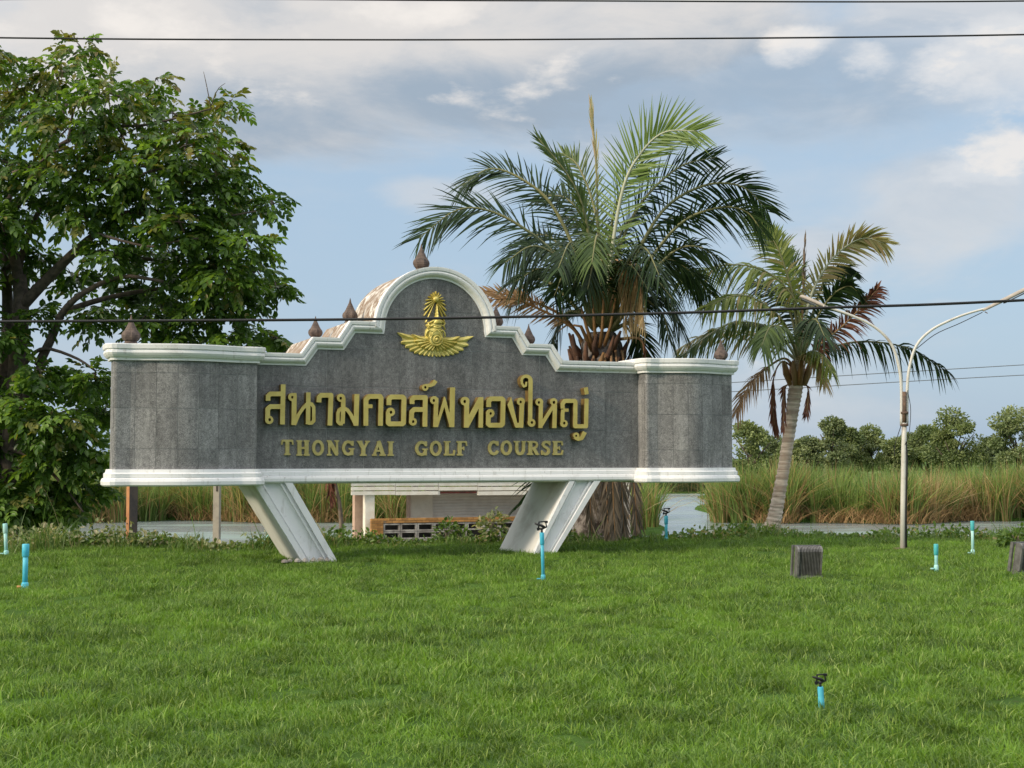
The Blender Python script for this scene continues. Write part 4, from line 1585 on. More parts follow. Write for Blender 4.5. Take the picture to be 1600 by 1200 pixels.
def build_pavilion():
    pv = empty('lakeside_pavilion', (PB.x, PB.y, -1.3), TH, 'cream board pavilion with low orange brick wall seen under the sign', 'pavilion')
    o = -(-1.3)

    def pz(p):
        return (p[0], p[1] + o)

    def rect(px0, py0, px1, py1, y0, y1, name, m, parent=None, zb=None, uz=None):
        u0, z1 = pz(V2(px0, py0, y0))
        u1, z0 = pz(V2(px1, py1, y0))
        if zb is not None:
            z0 = zb
        return MB().box((u0, y0, z0), (u1, y1, z1)).build(name, m, parent or pv)
    # eave boards: three rows, butted lengths; one length of the bottom row is gone
    rows = [(753.6, 758.7), (760.8, 765.8), (767.9, 773.0)]
    for r, (a, b) in enumerate(rows):
        for i, (x0, x1) in enumerate(((549, 617.6), (618.2, 684.6), (685.4, 746.4), (747, 822), (822.6, 900), (900.6, 985))):
            if r == 2 and i == 2:
                continue
            bo = rect(x0, a, x1, b, -0.42, -0.36, 'eave_board', MT['cream_board'])
    rect(685.5, 768.2, 745, 770.6, -0.34, -0.30, 'rusty_batten', MT['red_rust'])
    # battens holding the boards
    for x in (552, 572, 618, 686, 747, 823, 901, 980):
        rect(x - 1.6, 752.6, x + 1.6, 773.4, -0.357, -0.325, 'batten', MT['cream_board'])
    # columns
    zb = -0.05
    rect(554.5, 773.2, 568.5, 840, 0.25, 0.55, 'column', MT['pink_column'], zb=zb)
    rect(571.0, 753.5, 585.0, 848, -0.32, -0.02, 'column', MT['cream_board'], zb=zb)
    for x in (668, 752, 838, 925):
        rect(x, 740, x + 10, 848, 0.5, 0.8, 'column', MT['cream_wall'], zb=zb)
    # walls beyond the opening
    rect(637.8, 770, 641.2, 809, 0.18, 0.40, 'door_jamb', MT['pink_column'], zb=zb)
    rect(641.6, 768, 676, 809.5, 0.24, 0.36, 'wall_panel', MT['cream_wall'], zb=zb)
    # shutter: horizontal slats
    sh = rect(676.4, 768, 985, 809, 0.36, 0.40, 'shutter', MT['shutter'], zb=zb)
    u0, _ = V2(676.8, 790, 0.3)
    u1, _ = V2(984, 790, 0.3)
    for k in range(11):
        z0 = 0.78 - 0.0 + k * 0.10
        MB().prism([(0, 0), (0.016, 0.01), (0.016, 0.088), (0, 0.097)], u0, u1, lambda a, b, c: (c, 0.358 - a, b)).build('slat', MT['shutter'], sh, loc=(0, 0, z0))
    # back posts, floor slab and roof
    bk, _ = V2(549, 800)
    ek = V2(985, 800)[0]
    MB().box((bk - 0.1, -0.3, -0.35), (ek, 3.4, -0.05)).build('platform', MT['old_block'], pv)
    zt = pz(V2(600, 753))[1]
    MB().prism([(-0.46, zt + 0.03), (3.9, zt + 0.03), (3.9, zt + 0.16), (1.6, zt + 0.85), (-0.46, zt + 0.16)], bk - 0.55, ek + 0.2, lambda a, b, c: (c, a, b)).build('roof', MT['roof_sheet'], pv)
    for k, x in enumerate((bk + 3.0, bk + 6.0, ek - 0.3)):
        MB().box((x, 3.0, -0.05), (x + 0.2, 3.2, zt + 0.028)).build('column', MT['cream_board'], pv)
    # parapet of single bricks: end pier and a two-course band over pierced blocks
    yb = -0.62
    ua, za_ = pz(V2(580, 810, yb))
    ub = V2(599, 820, yb)[0]
    ue = V2(985, 820, yb)[0]
    zband = pz(V2(580, 818.5, yb))[1]
    cw = MB().box((ua + 0.012, yb + 0.012, -0.04), (ub - 0.012, yb + 0.2, za_ - 0.03)).build('brick_pier', MT['mortar'], pv)
    bw = 0.205
    ch = 0.079
    nrow = int((za_ - 0.0) / ch)
    me = MB().box((0, 0, 0), (bw - 0.008, 0.1, ch - 0.012)).mesh('brick', MT['brick'])
    meh = MB().box((0, 0, 0), (bw / 2 - 0.008, 0.1, ch - 0.012)).mesh('brick_half', MT['brick'])
    for r in range(nrow):
        u = ua
        first = r % 2
        while u < ub - 0.03:
            use = meh if first else me
            w = bw / 2 if first else bw
            if u + w > ub + 0.02:
                use, w = meh, bw / 2
            if u + w > ub + 0.03:
                break
            obj('brick', use, cw, (u, yb - random.uniform(0, 0.006), za_ - (r + 1) * ch))
            u += w
            first = 0
    band = MB().box((ub - 0.01, yb + 0.014, za_ - 2 * ch), (ue, yb + 0.2, za_ - 0.02)).build('brick_band', MT['mortar'], pv)
    for r in range(2):
        u = ub + 0.004 + (bw / 2 if r else 0)
        while u < ue - bw:
            obj('brick', me, band, (u, yb - random.uniform(0, 0.006), za_ - (r + 1) * ch))
            u += bw
    # pierced blocks below the band
    zt2 = za_ - 2 * ch - 0.012
    bwid, bh = 0.57, zt2 / 3 + 0.0
    fr = 0.045
    bm_ = MB()
    bm_.box((0, 0, 0), (bwid - 0.01, 0.16, fr)).box((0, 0.002, fr), (fr * 1.2, 0.158, bh - 0.01 - fr)).box((bwid - 0.01 - fr * 1.2, 0.002, fr), (bwid - 0.01, 0.158, bh - 0.01 - fr)).box((0, 0, bh - 0.01 - fr), (bwid - 0.01, 0.16, bh - 0.01))
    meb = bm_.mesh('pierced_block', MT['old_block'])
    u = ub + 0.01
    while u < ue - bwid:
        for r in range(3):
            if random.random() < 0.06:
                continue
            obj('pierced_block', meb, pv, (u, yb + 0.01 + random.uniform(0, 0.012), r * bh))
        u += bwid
    MB().box((ub, yb + 0.24, 0), (ue, yb + 0.29, zt2)).build('hole_shade', MT['void_shade'], pv)  # added dark sheet, paints the shade behind the block openings


build_pavilion()

# ------------------------------------------------------------------ palms
def catmull(pts, n):
    pts = [Vector(p) for p in pts]
    pts = [pts[0] * 2 - pts[1]] + pts + [pts[-1] * 2 - pts[-2]]
    out = []
    m = len(pts) - 3
    for i in range(n):
        t = i / (n - 1) * m
        k = min(int(t), m - 1)
        f = t - k
        a, b, c, d = pts[k:k + 4]
        out.append(0.5 * ((2 * b) + (c - a) * f + (2 * a - 5 * b + 4 * c - d) * f * f + (3 * b - a - 3 * c + d) * f ** 3))
    return out


def frond(root, path, mleaf, mrach, leaf_len=0.75, pairs=46, start=0.2, roll=50, droop=0.35, width=0.019, spread=55, jitter=0.25, r0=0.035, keep=1.0, origin=None, fold=0.0, label=None, petiole=None):
    """pinnate frond along a world path; leaflets as one sub-part"""
    org = Vector(origin)
    pairs = int(pairs * 1.35)
    N = 26
    pts = catmull(path, N)
    lp = [p - org for p in pts]
    b = MB().tube(lp, [r0 * (1 - 0.9 * i / (N - 1)) + 0.003 for i in range(N)], 6)
    fo = b.build('frond', mrach, root, True)
    if label:
        fo['label'] = label
    A = np.array([tuple(p) for p in lp])
    ts = np.repeat(np.linspace(start, 0.995, pairs), 2)
    n = len(ts)
    side = np.tile([1.0, -1.0], pairs)
    ts = np.clip(ts + rng.normal(0, 0.004, n), 0, 1)
    idx = ts * (N - 1)
    base = np.stack([np.interp(idx, np.arange(N), A[:, i]) for i in range(3)], 1)
    nx = np.stack([np.interp(np.minimum(idx + 0.6, N - 1), np.arange(N), A[:, i]) for i in range(3)], 1)
    pv = np.stack([np.interp(np.maximum(idx - 0.6, 0), np.arange(N), A[:, i]) for i in range(3)], 1)
    T = nrm(nx - pv)
    up = np.array([0, 0, 1.0])
    hs = np.cross(T, up)
    bad = np.linalg.norm(hs, axis=1) < 0.15
    hs[bad] = np.array([1.0, 0, 0])
    hs = nrm(hs)
    vu = np.cross(hs, T)
    rl = R(roll) + rng.normal(0, jitter, n)
    sv = hs * np.cos(rl)[:, None] + vu * np.sin(rl)[:, None]
    nv = -hs * np.sin(rl)[:, None] + vu * np.cos(rl)[:, None]
    rel = (ts - start) / (1 - start)
    ang = R(spread) * (1.12 - 0.62 * rel) + rng.normal(0, 0.09, n)
    d = T * np.cos(ang)[:, None] + sv * (side * np.sin(ang))[:, None] + nv * fold
    d = nrm(d)
    ln = leaf_len * (0.35 + 0.65 * np.sin(np.pi * np.clip(0.12 + 0.80 * rel, 0, 1)) ** 0.8) * rng.uniform(0.82, 1.12, n)
    kp = rng.uniform(0, 1, n) < keep
    base, d, ln, nv_, rel = base[kp], d[kp], ln[kp], nv[kp], rel[kp]
    n = len(base)
    wv = nrm(np.cross(d, nv_ + 0.35 * rand_dirs(n)))
    dr = droop * rng.uniform(0.6, 1.4, n)
    rows = []
    prof = (0.55, 1.0, 0.85, 0.5, 0.05)
    for k, pw in enumerate(prof):
        s = k / (len(prof) - 1)
        c = base + d * (ln * s)[:, None] + np.array([0, 0, -1.0]) * (dr * ln * s * s)[:, None]
        rows.append(np.stack([c - wv * width * pw, c + wv * width * pw], 1))
    V = np.stack(rows, 1).reshape(-1, 3)
    q = len(prof)
    bI = np.arange(n)[:, None] * (2 * q)
    f = np.array([[2 * k, 2 * k + 1, 2 * k + 3, 2 * k + 2] for k in range(q - 1)])
    F = (bI[:, :, None] + f[None]).reshape(-1, 4)
    lo = obj('leaflets', np_mesh('leaflets', V, F, mleaf), fo)
    lo['kind'] = 'stuff'
    return fo


def big_palm():
    Y0 = 28.0
    base = P(936, 840, Y0)
    base.z = ground_z(np.array([base.x]), np.array([base.y]))[0] - 0.02
    pal = empty('feather_palm', base, 0, 'big dark feather palm with shaggy brown trunk behind the sign', 'palm tree')
    top = P(940, 520, Y0)
    H = top.z - base.z
    # trunk
    prof = [(0, 0.62), (0.06, 0.56), (0.2, 0.46), (0.45, 0.42), (0.7, 0.42), (0.85, 0.46), (0.95, 0.40), (1.0, 0.28)]
    b = MB()
    n = 20
    rows = 40
    vs, fs = [], []
    for i in range(rows):
        t = i / (rows - 1)
        r = np.interp(t, [p[0] for p in prof], [p[1] for p in prof])
        for k in range(n):
            q = 2 * math.pi * k / n
            rr = r * (1 + 0.05 * math.sin(5 * q + 9 * t) + 0.035 * math.sin(30 * t + 3 * q))
            vs.append((rr * math.cos(q) + 0.06 * t, rr * math.sin(q), t * H))
    for i in range(rows - 1):
        for k in range(n):
            k2 = (k + 1) % n
            fs.append((i * n + k, i * n + k2, (i + 1) * n + k2, (i + 1) * n + k))
    fs.append(tuple((rows - 1) * n + k for k in range(n)))
    b.add(vs, fs)
    b.build('trunk', MT['palm_bark'], pal, True)
    # old leaf bases round the top of the trunk
    for k in range(54):
        t = 0.60 + 0.34 * (k / 54)
        a = k * 2.4
        r = 0.44 - 0.1 * max(0, t - 0.9) / 0.1
        p0 = Vector((r * 0.85 * math.cos(a), r * 0.85 * math.sin(a), H * t - 0.1))
        p1 = Vector((r * 1.2 * math.cos(a), r * 1.2 * math.sin(a), H * t + 0.1))
        p2 = Vector((r * 1.4 * math.cos(a + .1), r * 1.4 * math.sin(a + .1), H * t + 0.3 + 0.12 * random.random()))
        MB().tube([p0, p1, p2], [0.085, 0.06, 0.025], 6).build('leaf_base', MT['boot'] if k % 9 else MT['petiole'], pal, True)
    O = base

    def fr(pxs, tipdy, mleaf, mr='rachis_green', **kw):
        n = len(pxs)
        path = [P(x, y, Y0 + tipdy * (i / max(1, n - 1)) ** 1.2) for i, (x, y) in enumerate(pxs)]
        return frond(pal, path, MT[mleaf], MT[mr], origin=O, **kw)
    c0 = (940, 515)
    pet = dict(r0=0.05)
    # named by what the photo shows, left to right over the top
    fr([(928, 515), (895, 430), (843, 375), (775, 333), (715, 328), (655, 372)], -0.6, 'frond_dark', roll=62, droop=0.22, leaf_len=0.95, pairs=52, label='long arching frond reaching left over the arch', **pet)
    fr([(930, 510), (905, 410), (862, 320), (812, 278), (765, 264), (722, 290)], 0.5, 'frond_dark', roll=55, droop=0.25, leaf_len=0.9, pairs=50, **pet)
    fr([(935, 505), (925, 410), (912, 330), (888, 275), (841, 216)], -0.5, 'frond_mid', roll=70, droop=0.1, leaf_len=0.6, pairs=46, spread=32, **pet)
    fr([(938, 505), (935, 400), (933, 300), (931, 240), (924, 168)], 0.1, 'frond_pale', roll=60, droop=0.02, leaf_len=0.55, pairs=16, spread=9, start=0.5, label='thin upright unopened spear leaf')
    fr([(945, 505), (955, 400), (975, 290), (1005, 235), (1040, 206), (1092, 205)], -0.9, 'frond_bright', 'rachis_pale', roll=75, droop=0.05, leaf_len=0.92, pairs=54, width=0.019, spread=58, label='pale bright green upright frond', **pet)
    fr([(955, 510), (985, 420), (1035, 330), (1100, 290), (1160, 292), (1200, 330)], 0.4, 'frond_dark', roll=60, droop=0.3, leaf_len=0.9, pairs=54, **pet)
    fr([(955, 512), (1000, 430), (1060, 352), (1120, 325), (1165, 330), (1192, 362)], -0.8, 'frond_dark', roll=48, droop=0.45, leaf_len=0.8, pairs=50, **pet)
    fr([(955, 515), (1000, 450), (1050, 395), (1090, 385), (1130, 410)], -1.2, 'frond_dark', roll=40, droop=0.6, leaf_len=0.75, pairs=48, **pet)
    fr([(958, 515), (990, 470), (1030, 435), (1075, 425), (1110, 460)], 0.8, 'frond_dark', roll=40, droop=0.6, leaf_len=0.75, pairs=46, **pet)
    fr([(950, 508), (965, 400), (1000, 320), (1060, 262), (1120, 245)], 1.4, 'frond_dark', roll=60, droop=0.2, leaf_len=0.85, pairs=48, **pet)
    fr([(932, 512), (900, 445), (868, 400), (830, 385), (790, 410)], -1.3, 'frond_dark', roll=45, droop=0.5, leaf_len=0.8, pairs=48, **pet)
    fr([(930, 515), (890, 470), (855, 440), (825, 440), (800, 470)], 0.8, 'frond_dark', roll=40, droop=0.5, leaf_len=0.7, pairs=40, **pet)
    fr([(938, 505), (930, 420), (915, 350), (885, 310), (845, 305)], 1.5, 'frond_dark', roll=55, droop=0.2, leaf_len=0.8, pairs=46, **pet)
    fr([(940, 505), (940, 410), (930, 330), (905, 262), (880, 240)], 1.2, 'frond_mid', roll=62, droop=0.15, leaf_len=0.7, pairs=44, **pet)
    fr([(945, 505), (950, 410), (960, 330), (985, 270), (1010, 262)], 1.2, 'frond_mid', roll=62, droop=0.15, leaf_len=0.75, pairs=44, **pet)
    fr([(940, 512), (925, 440), (905, 395), (890, 380), (872, 420)], -2.4, 'frond_dark', roll=15, droop=0.5, leaf_len=0.75, pairs=44, **pet)
    fr([(945, 512), (945, 430), (940, 380), (932, 370), (925, 410)], -2.6, 'frond_mid', roll=10, droop=0.5, leaf_len=0.75, pairs=44, **pet)
    fr([(950, 512), (970, 440), (990, 395), (1010, 390), (1030, 430)], -2.4, 'frond_dark', roll=15, droop=0.5, leaf_len=0.75, pairs=44, **pet)
    fr([(955, 515), (985, 480), (1010, 470), (1035, 490), (1045, 530)], -1.2, 'frond_dark', roll=30, droop=0.6, leaf_len=0.6, pairs=34, **pet)
    fr([(928, 515), (905, 490), (885, 490), (868, 520), (860, 560)], 0.6, 'frond_dark', roll=30, droop=0.6, leaf_len=0.6, pairs=32, **pet)
    fr([(950, 520), (985, 505), (1000, 530), (1005, 570)], 0.3, 'frond_dark', roll=30, droop=0.4, leaf_len=0.6, pairs=30, **pet)
    for (x0, y0, x1, y1, x2, y2, dy) in ((915, 440, 885, 425, 866, 462, -1.6), (928, 425, 912, 405, 896, 448, -2.0), (962, 430, 985, 415, 1012, 452, -1.9), (978, 450, 1015, 430, 1052, 468, -1.4),
                                        (935, 430, 928, 408, 918, 452, -2.2), (990, 440, 1040, 405, 1090, 430, -0.2), (905, 430, 862, 372, 822, 368, 0.9), (975, 420, 1030, 350, 1085, 335, 1.0), (1000, 470, 1040, 470, 1062, 510, -0.6),
                                        (900, 455, 850, 420, 805, 440, -0.8), (958, 420, 972, 360, 996, 330, 1.6), (925, 400, 905, 350, 870, 335, 1.8)):
        fr([(941, 512), (x0, y0), (x1, y1), (x2, y2)], dy, 'frond_dark', roll=random.uniform(15, 50), droop=0.5, leaf_len=0.72, pairs=40, **pet)
    # dry ones
    fr([(915, 545), (894, 512), (843, 483), (800, 467), (752, 470)], -0.5, 'frond_dry', 'petiole', roll=75, droop=0.1, leaf_len=0.42, pairs=40, keep=0.75, start=0.3, label='dry brown frond held out to the left', r0=0.045)
    fr([(915, 540), (880, 495), (830, 470), (790, 460), (748, 452)], -0.2, 'frond_dry', 'petiole', roll=70, droop=0.15, leaf_len=0.34, pairs=34, keep=0.6, start=0.4, r0=0.04)
    for k in range(4):
        x = 962 + k * 9
        fr([(945, 500), (x - 4, 415), (x + 6, 412), (x + 12, 450), (x + 16, 512)], -1.2 - 0.2 * k, 'frond_straw', 'rachis_dry', roll=30, droop=0.7, leaf_len=0.35, pairs=26, spread=25, width=0.014, r0=0.02, start=0.45, keep=0.8)
    fr([(965, 530), (1000, 530), (1008, 560), (1010, 610)], -0.4, 'frond_red', 'rachis_dry', roll=60, droop=0.4, leaf_len=0.3, pairs=20, spread=20, start=0.4)
    # skirt of dead fronds hanging down the trunk
    for (x0, x1, dy, m) in ((945, 948, -1.0, 'frond_grey'), (962, 972, -0.85, 'frond_grey'), (928, 922, -0.8, 'frond_grey'), (972, 992, -0.5, 'frond_grey'), (955, 958, -1.15, 'frond_grey')):
        path = [P(x0, 548, Y0 - 0.35), P((x0 * 2 + x1) / 3, 600, Y0 + dy * 0.9), P((x0 + x1) / 2, 680, Y0 + dy), P(x1, 770, Y0 + dy), P(x1 + 3, 838, Y0 + dy)]
        frond(pal, path, MT[m], MT['rachis_dry'], origin=O, roll=5, droop=0.05, leaf_len=0.55, pairs=44, spread=26, jitter=0.4, start=0.12, r0=0.028, label='dead grey frond hanging down the trunk')
    # low green frond that sticks out left of the sign's right leg
    path = [P(912, 660, Y0 - 0.5), P(885, 680, Y0 - 0.8), P(862, 715, Y0 - 1.1), P(846, 760, Y0 - 1.3), P(836, 815, Y0 - 1.3)]
    frond(pal, path, MT['frond_dark'], MT['rachis_green'], origin=O, roll=85, droop=0.25, leaf_len=0.9, pairs=38, spread=62, start=0.2, label='low dark frond beside the right leg of the sign')
    # bare petioles fanning from the crown
    for k, (x, y) in enumerate(((908, 480), (926, 462), (944, 452), (962, 466), (896, 508))):
        p0 = P(935 + (x - 935) * 0.25, 548, Y0 - 0.35) - O
        p1 = P(935 + (x - 935) * 0.7, 510, Y0 - 0.45) - O
        p2 = P(x, y, Y0 - 0.5) - O
        MB().tube([p0, p1, p2], [0.05, 0.035, 0.022], 6).build('petiole', MT['petiole'], pal, True)


big_palm()


def coconut_palm():
    Y0 = 29.6
    base = P(1205, 834, Y0)
    base.z = ground_z(np.array([base.x]), np.array([base.y]))[0] - 0.03
    pal = empty('coconut_palm', base, 0, 'leaning coconut palm with ringed pale trunk right of the sign', 'palm tree')
    O = base
    px = [(1204, 836, 17), (1209, 815, 13), (1216, 780, 11.5), (1224, 735, 10.5), (1231, 690, 10.5), (1237, 650, 11), (1242, 615, 12.5), (1247, 585, 12), (1250, 560, 9)]
    cpts = catmull([P(1203, 836, Y0) - O + Vector((0, 0, -0.9))] + [P(x, y, Y0) - O for x, y, r in px], 130)
    rr = np.interp(np.linspace(0, 1, 130), np.linspace(0, 1, len(px) + 1), [0.22] + [0.86 * r * Y0 / FPX for x, y, r in px])
    rr = [r * (1 + (0.10 if i % 3 == 0 else (-0.03 if i % 3 == 1 else 0))) for i, r in enumerate(rr)]
    MB().tube(cpts, rr, 14).build('trunk', MT['coco_bark'], pal, True)

    def fr(pxs, tipdy, mleaf, mr='rachis_green', **kw):
        n = len(pxs)
        path = [P(x, y, Y0 + tipdy * (i / max(1, n - 1)) ** 1.2) for i, (x, y) in enumerate(pxs)]
        return frond(pal, path, MT[mleaf], MT[mr], origin=O, **kw)
    k = dict(r0=0.035, width=0.024)
    fr([(1250, 565), (1246, 480), (1201, 427), (1137, 414), (1062, 436)], -0.6, 'frond_olive', roll=35, droop=0.75, leaf_len=0.72, pairs=54, label='broad olive frond spreading left', **k)
    fr([(1250, 562), (1240, 470), (1222, 405), (1205, 370), (1178, 335)], 0.3, 'frond_olive', roll=60, droop=0.3, leaf_len=0.68, pairs=50, **k)
    fr([(1250, 565), (1225, 505), (1185, 470), (1150, 462), (1105, 478)], -1.3, 'frond_olive', roll=30, droop=0.75, leaf_len=0.7, pairs=48, **k)
    fr([(1250, 568), (1220, 525), (1180, 505), (1130, 510), (1058, 560)], -0.9, 'frond_mid', 'rachis_pale', roll=20, droop=0.9, leaf_len=0.62, pairs=50, **k)
    fr([(1250, 568), (1215, 540), (1170, 522), (1110, 520), (1062, 545)], 0.5, 'frond_pale', 'rachis_pale', roll=40, droop=0.6, leaf_len=0.5, pairs=44, **k)
    fr([(1251, 560), (1254, 480), (1256, 430), (1258, 372)], 0.3, 'frond_grey', 'rachis_dry', roll=60, droop=0.05, leaf_len=0.34, pairs=24, spread=18, start=0.35, **k)
    fr([(1253, 560), (1262, 480), (1285, 425), (1318, 388), (1350, 372), (1382, 380)], -0.3, 'frond_pale', 'rachis_pale', roll=60, droop=0.25, leaf_len=0.62, pairs=52, label='pale grey green frond curving up to the right', **k)
    fr([(1253, 562), (1275, 500), (1300, 462), (1325, 447), (1340, 455)], -0.7, 'frond_dark', roll=50, droop=0.4, leaf_len=0.55, pairs=40, **k)
    fr([(1253, 562), (1270, 490), (1290, 435), (1312, 420), (1330, 430)], 1.0, 'frond_dark', roll=50, droop=0.5, leaf_len=0.6, pairs=42, **k)
    fr([(1253, 568), (1279, 540), (1318, 508), (1350, 475), (1372, 450)], -0.4, 'frond_red', 'rachis_dry', roll=65, droop=0.5, leaf_len=0.48, pairs=42, label='rust red dying frond', **k)
    fr([(1254, 570), (1287, 548), (1343, 534), (1415, 543), (1480, 580)], 0.7, 'frond_dark', roll=18, droop=0.95, leaf_len=0.55, pairs=46, keep=0.9, **k)
    fr([(1248, 575), (1262, 552), (1282, 553), (1300, 580)], -1.3, 'frond_olive', roll=15, droop=0.8, leaf_len=0.4, pairs=36, **k)
    fr([(1248, 575), (1255, 556), (1275, 560), (1290, 600)], -1.0, 'frond_straw', 'rachis_dry', roll=15, droop=0.8, leaf_len=0.36, pairs=30, **k)
    fr([(1249, 562), (1235, 490), (1205, 450), (1170, 440)], 1.3, 'frond_dark', roll=40, droop=0.6, leaf_len=0.7, pairs=44, **k)
    fr([(1251, 562), (1252, 480), (1240, 420), (1225, 395)], 1.2, 'frond_mid', roll=60, droop=0.3, leaf_len=0.65, pairs=42, **k)
    fr([(1250, 568), (1230, 520), (1205, 510), (1190, 540)], -2.0, 'frond_mid', roll=10, droop=0.8, leaf_len=0.6, pairs=40, **k)
    fr([(1252, 566), (1262, 510), (1275, 500), (1288, 525)], -2.0, 'frond_dark', roll=10, droop=0.8, leaf_len=0.6, pairs=38, **k)
    fr([(1242, 575), (1225, 560), (1197, 576), (1172, 600), (1150, 645)], -0.3, 'frond_dry', 'rachis_dry', roll=15, droop=0.6, leaf_len=0.42, pairs=36, start=0.45, label='dry pinkish frond drooping left of the trunk', r0=0.03)
    fr([(1240, 575), (1222, 565), (1209, 590), (1208, 640), (1212, 672)], 0.3, 'frond_red', 'rachis_dry', roll=30, droop=0.3, leaf_len=0.3, pairs=26, spread=22, start=0.4, r0=0.02)
    for x, y1, dy in ((1226, 670, -0.4), (1262, 645, -0.3)):
        fr([(1246, 600), (x, 605), (x - 1, 640), (x - 3, y1)], dy, 'frond_red', 'rachis_dry', roll=30, droop=0.2, leaf_len=0.24, pairs=20, spread=20, start=0.25, r0=0.02)
    # fibrous sheaths at the crown
    for j in range(10):
        a = j * 2.4
        c = P(1246, 598, Y0) - O
        p0 = c + Vector((math.cos(a) * 0.14, math.sin(a) * 0.14, -0.05))
        p1 = c + Vector((math.cos(a) * 0.24, math.sin(a) * 0.24, 0.2))
        p2 = c + Vector((math.cos(a) * 0.3, math.sin(a) * 0.3, 0.45))
        MB().tube([p0, p1, p2], [0.06, 0.07, 0.03], 6).build('leaf_base', MT['frond_dry' if j % 2 else 'petiole'], pal, True)


coconut_palm()

